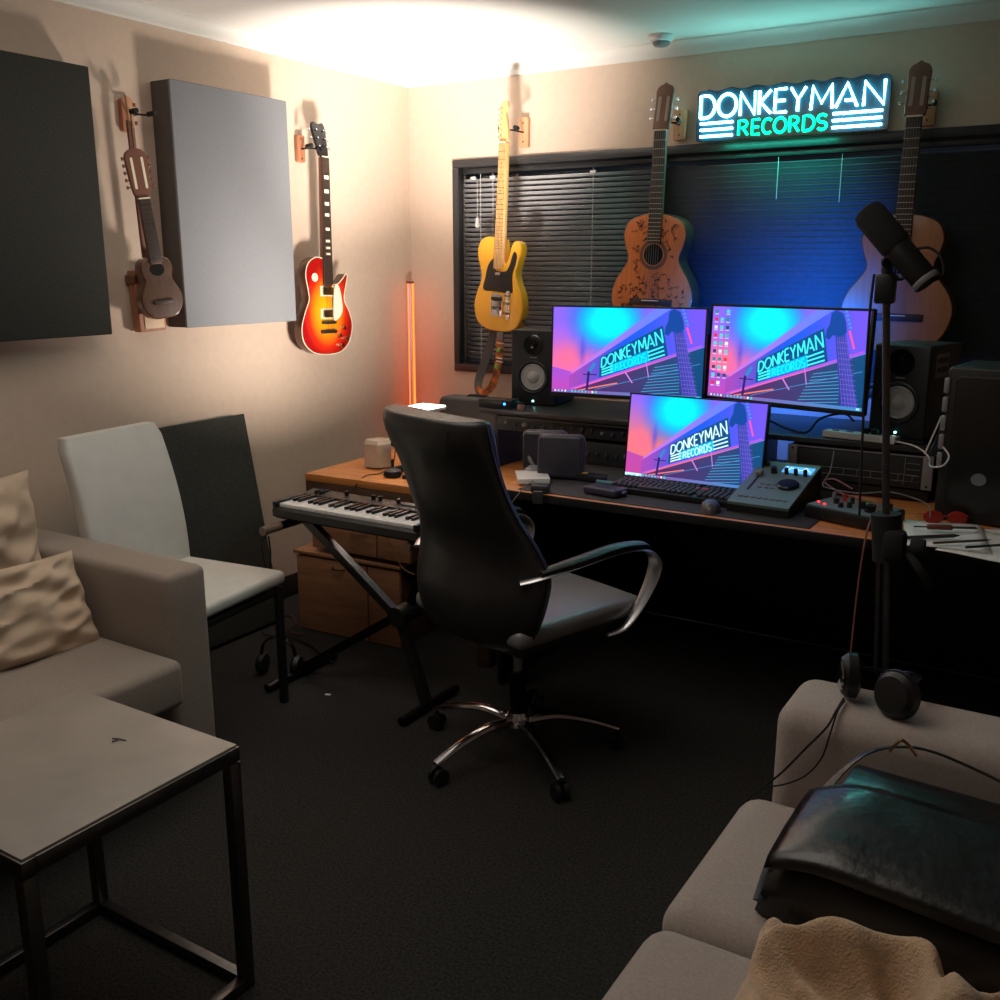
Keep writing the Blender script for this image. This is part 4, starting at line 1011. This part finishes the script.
# synthesizer and its stand
KX0, KX1, KY0, KY1, KZ = .665, 1.285, -1.715, -1.475, .680
t = thing('synthesizer', 'black piano-style keyboard with white keys on crossed stand', 'electronic keyboard', ((KX0+KX1)/2, KY0, KZ-.065), R(0))
w = KX1-KX0; d = KY1-KY0
b = MB(); 
pr = [(0, .012), (.02, 0), (d-.02, 0), (d, .02), (d-.004, .062), (d-.03, .070), (.155, .062), (.15, .046), (.012, .044), (.0, .036)]
r0 = [b.v((-w/2, p[0], p[1])) for p in pr]; r1 = [b.v((w/2, p[0], p[1])) for p in pr]
for i in range(len(pr)): b.f([r0[i], r0[(i+1) % len(pr)], r1[(i+1) % len(pr)], r1[i]])
b.f(r0[::-1]); b.f(r1); b.build('case', mat('synth_black', (.15, .145, .14), .45), t)
nk = 25; kw = (w-.035)/nk
for k in range(nk):
    b = MB(); b.box((-w/2+.018+kw*(k+.5), .081, .049), (kw-.0012, .130, .014), .002); b.build('white_key', ivory if 0 else white, t)
pat = [1, 1, 0, 1, 1, 1, 0]
for k in range(nk-1):
    if pat[k % 7]:
        b = MB(); b.box((-w/2+.018+kw*(k+1), .105, .060), (kw*.52, .084, .012), .002); b.build('black_key', blackg, t)
for sx in (-1, 1):
    b = MB(); b.box((sx*(w/2-.008), .075, .052), (.016, .15, .022), .004); b.build('end_cheek', black, t)
for x in (-.14, -.02, .01, .09):
    b = MB(); b.lathe([(.008, 0), (.008, .016), (0, .017)], (x, .195, .066), n=14); b.build('knob', black, t)
b = MB()
for k in range(2): b.box((-w/2+.05+k*.022, .188, .069), (.014, .05, .012), .005)
b.build('pitch_wheels', rubber, t)
b = MB(); b.box((.17, .195, .0685), (.12, .03, .004), .001); b.build('display', mat('dim_display', (.30, .38, .40), .3), t)
t = thing('keyboard_stand', 'black crossed-leg stand carrying the piano-style keyboard', 'keyboard stand', (1.02, -1.60, 0))
b = MB(); b.tube([(-.31, 0, .60), (.12, -.02, .31), (.22, -.02, .03)], .015, 4, flat=(0, 1, 0)); b.build('leg', steel, t)
b = MB(); b.tube([(.22, .03, .60), (.12, .03, .33), (-.34, -.02, .03)], .015, 4, flat=(0, 1, 0)); b.build('leg', blackm, t)
b = MB(); b.cyl((.12, -.05, .325), (.12, .06, .325), .035, n=18); b.build('pivot', black, t)
for (x, z, ys) in ((-.31, .599, (-.20, .12)), (.22, .599, (-.10, .14))):
    b = MB(); b.cyl((x, ys[0], z), (x, ys[1], z), .0145, n=12); b.build('support_arm', blackm, t)
    b = MB(); b.cyl((x, ys[0]-.012, z), (x, ys[0]+.07, z), .0155, n=12); b.build('end_grip', mat('grip_brown', (.42, .35, .30), .8), t)
for (x, ys) in ((-.345, (-.20, .16)), (.22, (-.16, .16))):
    b = MB(); b.cyl((x, ys[0], .018), (x, ys[1], .018), .0145, n=12); b.build('foot_tube', blackm, t)
b = MB(); b.tube([(-.33, 0, .59), (-.34, -.17, .57), (-.345, -.18, .50), (-.335, -.17, .44), (-.33, -.16, .50), (-.325, -.17, .57)], .003, 6, sm=5); b.build('tie_cord', rubber, t)
b = MB(); b.tube([(.88, -1.46, .64), (.89, -1.34, .45), (.93, -1.32, .37), (1.02, -1.31, .36), (1.10, -1.30, .42), (1.15, -1.46, .62)], .0018, 6, sm=6)
tag(b.build('yellowish_cable', mat('beige_cable', (.62, .50, .36), .6)), 'thin beige cable drooping under the piano-style keyboard', 'cable')
b = MB(); b.tube([(.72, -1.50, .013), (.56, -1.42, .012), (.42, -1.38, .012), (.30, -1.42, .014), (.25, -1.40, .02)], .004, 6, sm=6)
tag(b.build('floor_cable', rubber), 'black cable trailing over the carpet by the cabinet', 'cable')
b = MB(); b.tube([(.42, -1.33, .012), (.32, -1.36, .02), (.28, -1.33, .05), (.33, -1.31, .07), (.38, -1.34, .05), (.34, -1.37, .013)], .004, 6, sm=6)
tag(b.build('coiled_cable', mat('maroon_cable', (.30, .17, .17), .6)), 'maroon cable coiled against the filing cabinet', 'cable')
# headphones under white chair
t = thing('floor_headphones', 'black headphones on the carpet under the white chair', 'headphones', (.60, -1.66, .0), R(20))
b = MB(); b.tube([(-.07, 0, .05), (-.055, 0, .12), (0, 0, .15), (.055, 0, .12), (.07, 0, .05)], [(.004, .013)]*5, 8, sm=6, flat=(0, 0, 1)); b.build('headband', blackg, t)
for sx in (-1, 1):
    b = MB(); b.lathe([(0, -.012), (.036, -.010), (.040, 0), (.036, .016), (0, .018)], (sx*.068, 0, .041), 'X', 20); b.build('ear_cup', black, t)

# ------------------------------------------------------------------ white dining chair
t = thing('dining_chair', 'white leather dining chair with high back against left wall', 'chair', (.615, -2.03, 0), R(7))
def quilt(b, x0, x1, y0, y1, z0, z1, r, seg=4): b.box(((x0+x1)/2, (y0+y1)/2, (z0+z1)/2), (x1-x0, y1-y0, z1-z0), r, seg)
b = MB(); quilt(b, -.25, .205, -.215, .215, .425, .472, .018); b.build('seat', whitel, t)
b = MB()
NB = 14
def backp(s): # s 0..1 upward: centre x,z
    return (-.235-.085*s**1.4+.02*sin(s*pi), .40+.545*s)
rings = []
for k in range(NB+1):
    s = k/NB; x, z = backp(s); th = .030-.006*s; o = rrect(th*2, .43-.02*s, .014, 3)
    if k == 0 or k == NB: o = [p*.93 for p in o]
    rings.append([b.v((x+p.x, p.y, z)) for p in o])
    if k in (0, NB): pass
for a_, b_ in zip(rings, rings[1:]):
    N = len(a_)
    for i in range(N): b.f([a_[i], a_[(i+1) % N], b_[(i+1) % N], b_[i]])
b.f(rings[0][::-1]); b.f(rings[-1]); b.build('backrest', whitel, t)
for sx, x in ((-1, -.215), (1, .19)):
    for sy in (-1, 1):
        b = MB(); b.box((x, sy*.185, .21), (.023, .023, .42), .003); b.build('leg', black, t)
b = MB(); b.box((-.012, 0, .405), (.42, .38, .02), .003); b.build('seat_frame', black, t)

# ------------------------------------------------------------------ sofas
def cushion(c, d, r=.035, puff=.012, seg=5, mi=0):
    """upholstered block: rounded box with crowned top"""
    b = MB(); b.box(c, d, r, seg)
    bm = b.bm
    bmesh.ops.subdivide_edges(bm, edges=[e for e in bm.edges if e.calc_length() > .12], cuts=8, use_grid_fill=True)
    for v in bm.verts:
        u = (v.co.x-c[0])/d[0]*2; w = (v.co.y-c[1])/d[1]*2; h = (v.co.z-c[2])/d[2]*2
        if h > 0: v.co.z += puff*max(0, 1-u*u)*max(0, 1-w*w)*h
        v.co.z += .002*noise.noise(v.co*6)
    return b
# left sofa, facing +x
t = thing('sofa', 'beige fabric sofa along the left wall behind coffee table', 'sofa', (0, -3.19, 0))
b = MB(); b.box((.47, 0, .20), (.82, 1.5, .20), .02, 3); b.build('base', sofa_m, t)
b = cushion((.585, 0, .365), (.90, 1.50, .135), .025, .01); b.build('seat_cushion', sofa_m, t)
b = cushion((.17, 0, .52), (.22, 1.5, .36), .05, .0); b.build('backrest', sofa_m, t)
for sy in (-1, 1):
    b = cushion((.50, sy*.835, .335), (.93, .15, .63), .022, .0, 4); b.build('armrest', sofa_m, t)
for x in (.12, .88):
    for sy in (-1, 1):
        b = MB(); b.box((x, sy*.82, .01), (.05, .05, .02), .003); b.build('foot', black, t)

def pillow(name, label, loc, rot, w=.46, h=.40, t_=.15, seed=0, m=pillow_m):
    b = MB(); nu, nv = 44, 38; sd = seed*7.3
    def side(sg):
        def fn(u, v):
            a = 2*u-1; c = 2*v-1
            prof = (max(0, 1-abs(a)**2.6)*max(0, 1-abs(c)**2.6))**.5
            pin = 1-.07*(1-abs(a)**2)*abs(c)**3; pin2 = 1-.07*(1-abs(c)**2)*abs(a)**3
            x = a*w/2*pin2; y = c*h/2*pin
            fold = noise.noise(V((a*1.3+sd, c*3.2+a*1.4, sd)))*.03+abs(noise.noise(V((a*2+sd, c*3.2-a*1.5, 3+sd))))*-.04
            edge = min(1, prof*1.6)
            z = sg*(prof*t_/2)+fold*edge
            return V((x, y, z))
        return fn
    g1 = b.grid(side(1), nu, nv); b.grid(side(-1), nu, nv)
    bmesh.ops.remove_doubles(b.bm, verts=b.bm.verts[:], dist=.0008)
    o = b.build(name, m, ang=80); o.location = loc; o.rotation_euler = rot
    tag(o, label, 'cushion', 'cream cushions on the left sofa'); return o
pillow('cushion', 'upper rumpled cream cushion standing in corner of left sofa', (.41, -2.64, .655), (R(82), R(0), R(88)), .44, .46, .15, 1)
pillow('cushion', 'lower cream cushion with tied corner leaning on left sofa arm', (.64, -2.675, .548), (R(64), R(2), R(88)), .46, .29, .15, 2)

# right sofa, facing -x
t = thing('sofa', 'grey-beige fabric sofa at bottom right beneath bag and blanket', 'sofa', (2.53, -3.15, 0))
b = MB(); b.box((.44, 0, .18), (.80, 1.66, .16), .02, 3); b.build('base', sofa_r, t)
for (y0, y1) in ((.395, .865), (-.05, .39)):
    b = cushion((.43, (y0+y1)/2, .345), (.84, y1-y0, .17), .05, .008, 6); b.build('seat_cushion', sofa_r, t)
b = cushion((.43, -.46, .345), (.84, .80, .17), .05, .008, 6); b.build('seat_cushion', sofa_r, t)
b = cushion((.95, 0, .40), (.22, 2.0, .60), .05, 0, 4); b.build('backrest', sofa_r, t)
for sy in (-1, 1):
    b = cushion((.485, sy*.98, .315), (.86, .215, .60), .045, .0, 6); b.build('armrest', sofa_r, t)
for x in (.10, .85):
    for sy in (-1, 1):
        b = MB(); b.cyl((x, sy*.95, 0), (x, sy*.95, .1), .02, .03, n=14); b.build('leg', black, t)

# headphones on the right sofa arm
t = thing('studio_headphones', 'black studio headphones draped over right sofa arm', 'headphones', (2.755, -2.165, .624), R(0))
b = MB(); b.tube([(.052, -.01, .045), (.066, .05, .045), (.05, .115, .028), (.0, .135, .012), (-.05, .11, .02), (-.06, .05, .04), (-.056, .02, .045)], [(.004, .010)]*7, 8, sm=6); b.build('headband', blackg, t)
b = MB(); b.m = MX.Translation((-.052, .0, .042)) @ MX.Rotation(R(20), 4, 'Z')
b.lathe([(0, -.018), (.034, -.016), (.042, -.006), (.042, .012), (.032, .018), (0, .018)], (0, 0, 0), 'X', 24, sc=(1.1, .9)); c1 = b.build('ear_cup', black, t)
b = MB(); b.m = MX.Translation((-.052, .0, .045)) @ MX.Rotation(R(20), 4, 'Z'); b.lathe([(.030, -.021), (.034, -.019), (.034, -.016), (.03, -.016)], (0, 0, 0), 'X', 24); b.build('rim', chrome, c1)
b = MB(); b.m = MX.Translation((.045, -.035, .036)) @ MX.Rotation(R(-28), 4, 'Z') @ MX.Rotation(R(-12), 4, 'X')
b.lathe([(0, .022), (.036, .020), (.045, .010), (.047, -.008), (.036, -.018), (0, -.018)], (0, 0, 0), 'Y', 28); c2 = b.build('ear_cup', black, t)
b = MB(); b.m = MX.Translation((.045, -.035, .036)) @ MX.Rotation(R(-28), 4, 'Z') @ MX.Rotation(R(-12), 4, 'X')
b.tube([(.0475*cos(R(a)), -.004, .0475*sin(R(a))) for a in range(70, 181, 10)], .0022, 6); b.build('rim', steel, c2)
b = MB(); b.tube([(2.70, -2.19, .625), (2.70, -2.255, .622), (2.692, -2.287, .60), (2.655, -2.291, .545), (2.615, -2.293, .485), (2.578, -2.295, .44), (2.55, -2.30, .40), (2.52, -2.30, .30)], .0022, 6, sm=6)
tag(b.build('headphone_cable', rubber), 'thin black lead falling from headphones across inner sofa arm', 'cable')
b = MB(); b.tube([(2.704, -2.20, .625), (2.703, -2.255, .622), (2.700, -2.287, .59), (2.688, -2.291, .535), (2.66, -2.293, .49), (2.62, -2.294, .46), (2.584, -2.298, .446)], .0018, 6, sm=6)
tag(b.build('headphone_cable', rubber), 'second black strand hanging beside the main headphone lead', 'cable')

# leather bag
t = thing('leather_bag', 'glossy black leather shoulder bag lying on the right sofa', 'bag', (2.905, -2.545, .437), R(-4))
def bagsec(u):  # v->profile closed across y: depth profile at x
    pass
b = MB(); BW, BD = .42, .36
sec = [(-.18, .0), (-.185, .05), (-.17, .085), (-.14, .112), (-.08, .138), (0, .152), (.08, .155), (.14, .14), (.175, .10), (.185, .05), (.18, 0)]
sec = [(p[0], p[1]) for p in smooth([V((a_, b_)) for a_, b_ in sec], 4, False)]
rings = []
for k in range(25):
    u = k/24; x = (u-.5)*BW; tape = 1-.30*max(0, 1-u*3.2)**2; e = 1 if 0 < k < 24 else .96
    rings.append([b.v((x+.012*sin(p[1]*18)*(1-2*u), p[0]*(.86+.14*u)*e+.0, p[1]*tape*e+.005*noise.noise(V((u*5, p[0]*22, p[1]*12))))) for p in sec])
for a_, c_ in zip(rings, rings[1:]):
    for i in range(len(sec)-1): b.f([a_[i], a_[i+1], c_[i+1], c_[i]])
    b.f([a_[-1], a_[0], c_[0], c_[-1]])
b.f(rings[0][::-1]); b.f(rings[-1]); b.build('body', bagl, t, ang=50)
b = MB()
def flap(u, v):
    x = -.195+u*.40; y = -.178+v*.24; 
    zs = .112+.045*sin(min(1, (v*.24+.02)/.26)*pi*.5)
    if v < .04: zs -= .012
    tape = 1-.30*max(0, 1-(u*.40+.015)/.42*3.2)**2
    return V((x, y*(.88+.12*u), zs*tape+.006+.002*noise.noise(V((u*6, v*6, 1)))))
b.grid(flap, 24, 14); o = b.build('flap', bagl, t, ang=60); sd = o.modifiers.new('thick', 'SOLIDIFY'); sd.thickness = .004; sd.offset = 1
b = MB(); b.tube([(-.20, -.165, .03), (-.212, -.05, .06), (-.19, .08, .10), (-.14, .165, .165), (-.06, .20, .19), (.04, .20, .18), (.14, .19, .155), (.21, .17, .12)], [(.0025, .009)]*8, 6, sm=6, flat=(0, .3, 1)); s = b.build('shoulder_strap', bagl, t)
b = MB(); b.tube([(-.095, .17, .185), (-.075, .165, .215), (-.05, .17, .19)], .003, 8, sm=4, ); b.build('buckle', gold, s)
b = MB(); b.box((.02, .105, .140), (.34, .11, .026), .011, 3); b.build('rear_pocket', bagl, t)

# blanket
b = MB()
BX0, BX1, BY0, BY1 = 2.725, 3.26, -3.22, -2.725
def bl_fn(sg):
    def fn(u, v):
        a = 2*u-1; c = 2*v-1
        e = max(0, 1-abs(a)**4)*max(0, 1-abs(c)**4)
        x = BX0+(BX1-BX0)*u; y = BY0+(BY1-BY0)*v
        wx = .05*noise.noise(V((x*5, y*5, 1.7))); wy = .05*noise.noise(V((x*5, y*5, 7.1)))
        q = V((x+wx, y+wy, 0))
        f1 = 2*math.exp(-(noise.noise(V((q.x*9+1.3, q.y*8+.6, .4)))/.27)**2)-1; f2 = 2*math.exp(-(noise.noise(V((q.x*11, q.y*10, 3.1)))/.3)**2)-1
        bulk = .105+.035*noise.noise(V((x*3, y*3, 5)))
        top = .438+(bulk+.046*f1+.018*f2)*e**.5
        if sg < 0: return V((x+wx*.3, y+wy*.3, .437))
        edge = 1-e
        ox = .025*noise.noise(V((x*7, y*7, 9))); oy = .03*noise.noise(V((x*6, y*8, 4)))
        return V((x+ox, y+oy, top))
    return fn
b.grid(bl_fn(1), 110, 100); b.grid(bl_fn(-1), 110, 100)
ed = [e for e in b.bm.edges if e.is_boundary]
bmesh.ops.bridge_loops(b.bm, edges=ed)
tag(b.build('blanket', blanket_m, ang=80), 'crumpled tan fleece blanket heaped at bottom right on sofa', 'blanket')

# ------------------------------------------------------------------ coffee table
TX0, TX1, TY0, TY1, TZ = 1.205, 1.705, -3.335, -2.87, .55
t = thing('coffee_table', 'square-framed metal coffee table with grey-beige top', 'table', ((TX0+TX1)/2, (TY0+TY1)/2, 0))
w = TX1-TX0; d = TY1-TY0; q = .026
b = MB(); b.box((0, 0, TZ-.004), (w-.008, d-.008, .012), .001); b.build('table_top', tablem, t)
b = MB()
for sy in (-1, 1): b.box((0, sy*(d/2-q/2), TZ-.018), (w, q, .030), .002)
for sx in (-1, 1): b.box((sx*(w/2-q/2), 0, TZ-.018), (q, d-2*q, .030), .002)
b.build('top_frame', steel, t)
for sx in (-1, 1):
    for sy in (-1, 1):
        b = MB(); b.box((sx*(w/2-q/2), sy*(d/2-q/2), (TZ-.035)/2), (q, q, TZ-.035), .002); b.build('leg', steel, t)
for sy in (-1, 1):
    b = MB(); b.box((0, sy*(d/2-q/2), q/2+.001), (w-2*q, q*.9, q), .002); b.build('bottom_rail', steel, t)
for sx in (-1, 1):
    b = MB(); b.box((sx*(w/2-q/2), 0, q/2+.001), (q*.9, d-2*q, q), .002); b.build('bottom_rail', steel, t)
b = MB(); b.tube([(-.016, -.004, .0015), (0, 0, .003), (.016, .005, .0015)], .0013, 5); b.tube([(0, 0, .003), (-.004, -.014, .0015)], .0013, 5)
tag(b.build('twig', rosew, loc=(1.49, -2.985, TZ+.002)), 'tiny dark twig lying on the coffee table top', 'twig')
b = MB(); b.slab(rrect(.02, .012, .002, 2, 0, 0), 0, .001); o = b.build('paper_scrap', paper, loc=(.87, -1.70, .0015)); o.rotation_euler = (R(90), 0, .3); tag(o, 'tiny white paper scrap on carpet by crossed stand', 'paper')

# ------------------------------------------------------------------ office chair
t = thing('office_chair', 'high-backed black leather office chair with chrome base, back to camera', 'office chair', (1.65, -1.705, 0), R(-18))
# base
b = MB(); b.lathe([(0, .075), (.035, .075), (.045, .10), (.034, .125), (.030, .14), (0, .14)], n=24); base = b.build('base_hub', chrome, t)
for k in range(5):
    a = R(198+72*k); dx, dy = cos(a), sin(a)
    b = MB(); b.tube([(dx*.03, dy*.03, .108), (dx*.12, dy*.12, .118), (dx*.22, dy*.22, .100), (dx*.315, dy*.315, .068)], [(.013, .022), (.012, .019), (.010, .016), (.008, .013)], 8, sm=5, flat=(0, 0, 1)); lg = b.build('base_leg', chrome, t)
    b = MB(); b.cyl((dx*.305, dy*.305, .045), (dx*.305, dy*.305, .068), .007, n=8)
    for s in (-1, 1):
        px, py = -dy*s*.013, dx*s*.013
        b.cyl((dx*.305+px*.5, dy*.305+py*.5, .026), (dx*.305+px*1.5, dy*.305+py*1.5, .026), .0255, n=16)
    b.build('caster', black, lg)
b = MB(); b.cyl((0, 0, .13), (0, 0, .27), .025, n=20); b.build('lower_column', blackm, t)
b = MB(); b.cyl((0, 0, .25), (0, 0, .40), .015, n=16); b.build('gas_lift', chrome, t)
b = MB(); b.box((0, -.01, .405), (.20, .26, .045), .012); b.build('tilt_mechanism', black, t)
# black shell added under the seat, standing for its shaded side
b = MB(); b.box((0, .03, .442), (.44, .44, .045), .02, 4); b.build('seat_shade_shell', black, t)
b = cushion((0, .04, .483), (.49, .50, .055), .022, .015, 5); b.build('seat', mat('lit_seat_leather', (.50, .495, .50), .36, nscale=4, namt=.15, bump=.2, bscale=120, coat=.2), t)  # seat paler than the black back: light on its top is in the colour
# backrest: curved shell with headrest roll
prof = [(.43, -.19, .205), (.50, -.215, .25), (.58, -.215, .272), (.66, -.205, .275), (.74, -.215, .25), (.82, -.245, .228), (.90, -.272, .215), (.98, -.30, .215), (1.05, -.318, .215), (1.078, -.322, .212), (1.090, -.322, .20)]
b = MB(); rings = []
P = smooth([V(p) for p in prof], 3, False)
for i, p in enumerate(P):
    z, y, hw = p.x, p.y, p.z; s = (z-.43)/.67
    th = .042+.012*math.exp(-((z-.58)/.1)**2)+.020*math.exp(-((z-1.04)/.06)**2)
    if i == len(P)-1 or i == 0: th *= .55
    elif i == len(P)-2: th *= .85
    N = 28; ring = []
    for j in range(N):
        a = 2*pi*j/N; c, s_ = cos(a), sin(a)
        x = hw*math.copysign(abs(c)**.55, c); yy = th*math.copysign(abs(s_)**.8, s_)
        wrap = .070*(abs(x)/.27)**2.2*(1-.35*max(0, (z-.75)/.35))
        ring.append(b.v((x, y+yy+wrap, z)))
    rings.append(ring)
for a_, c_ in zip(rings, rings[1:]):
    for i in range(28): b.f([a_[i], a_[(i+1) % 28], c_[(i+1) % 28], c_[i]])
b.f(rings[0][::-1]); b.f(rings[-1]); bk = b.build('backrest', leather, t, ang=70)
# piping along the edge of the back
for sx in (-1, 1):
    b = MB(); b.tube([(sx*(p.z+.001), p.y+.066*(p.z/.27)**2.2*(1-.35*max(0, (p.x-.75)/.35)), p.x) for p in P[2:-3]], .0035, 6); b.build('piping', leather, bk)
b = MB(); b.tube([(.14, -.356, .99), (.14, -.370, 1.03), (.14, -.360, 1.068), (.14, -.325, 1.088)], .002, 6, sm=4); b.build('seam', rubber, bk)
# arms: chrome bow with padded top
for sx in (-1, 1):
    X = sx*.275
    pts = [(sx*.235, -.20, .650), (sx*.27, -.14, .664), (X, -.02, .674), (X, .13, .682), (X, .235, .672), (X+sx*.003, .288, .635), (X, .285, .58), (sx*.268, .24, .50), (sx*.262, .185, .44), (sx*.245, .13, .425)]
    b = MB(); b.tube(pts, [(.011, .005), (.014, .006), (.016, .006), (.017, .006), (.022, .006), (.027, .006), (.026, .006), (.020, .006), (.012, .006), (.010, .005)], 8, sm=6, flat=(1, 0, 0))
    arm = b.build('armrest', alu, t, ang=70)
    b = MB(); b.tube([(sx*.262, -.155, .676), (X, -.02, .688), (X, .12, .697), (X, .225, .688), (X, .262, .672)], [(.008, .016), (.012, .022), (.012, .022), (.011, .020), (.006, .012)], 10, sm=5, flat=(0, 0, 1)); b.build('arm_pad', leather, arm)

# ------------------------------------------------------------------ lights
def area(name, loc, size, power, col, rot, sy=None, spread=None):
    L = bpy.data.lights.new(name, 'AREA'); L.energy = power; L.color = lin(col); L.size = size
    if sy: L.shape = 'RECTANGLE'; L.size_y = sy
    if spread: L.spread = spread
    o = bpy.data.objects.new(name, L); C.objects.link(o); o.location = loc; o.rotation_euler = rot; return o
LP = V((.872, -1.10, .956))
aim = lambda p: (V(p)-LP).to_track_quat('-Z', 'Y').to_euler()
area('panel_lamp_beam', LP, .20, 18, (1, .96, .92), aim((.42, -.40, 2.365)), .14, R(68))
area('panel_lamp_spill', LP+V((0, 0, .002)), .22, 11, (1, .95, .90), aim((-.05, -1.0, 1.9)), .16, R(125))
area('monitor_backlight', (1.90, -.67, 1.24), .30, 8, (.0, .42, 1), (R(88), 0, 0), .05, R(92))
area('sign_lower_glow', (1.83, -.085, 1.955), .45, 1.5, (0, 1, .82), (R(8), 0, 0), .02)
area('room_fill_light', (1.5, -2.6, 2.34), 1.6, 17, (1, .955, .90), (0, 0, 0))  # unseen overhead fill, added to lift the dark parts of the room

w = bpy.data.worlds.new('night'); S.world = w; w.use_nodes = True
w.node_tree.nodes['Background'].inputs[0].default_value = (.02, .025, .035, 1); w.node_tree.nodes['Background'].inputs[1].default_value = .3

cam = bpy.data.cameras.new('camera'); co = bpy.data.objects.new('camera', cam); C.objects.link(co); S.camera = co
co.location = (3.08, -4.11, 1.47); co.rotation_euler = (R(90-13.3847), 0, R(31.8443))
cam.sensor_width = 36; cam.lens = 36*.98483; cam.clip_start = .02
S.view_settings.view_transform = 'Standard'; S.view_settings.look = 'None'; S.view_settings.gamma = 1; S.view_settings.exposure = 0
S.view_settings.use_curve_mapping = False
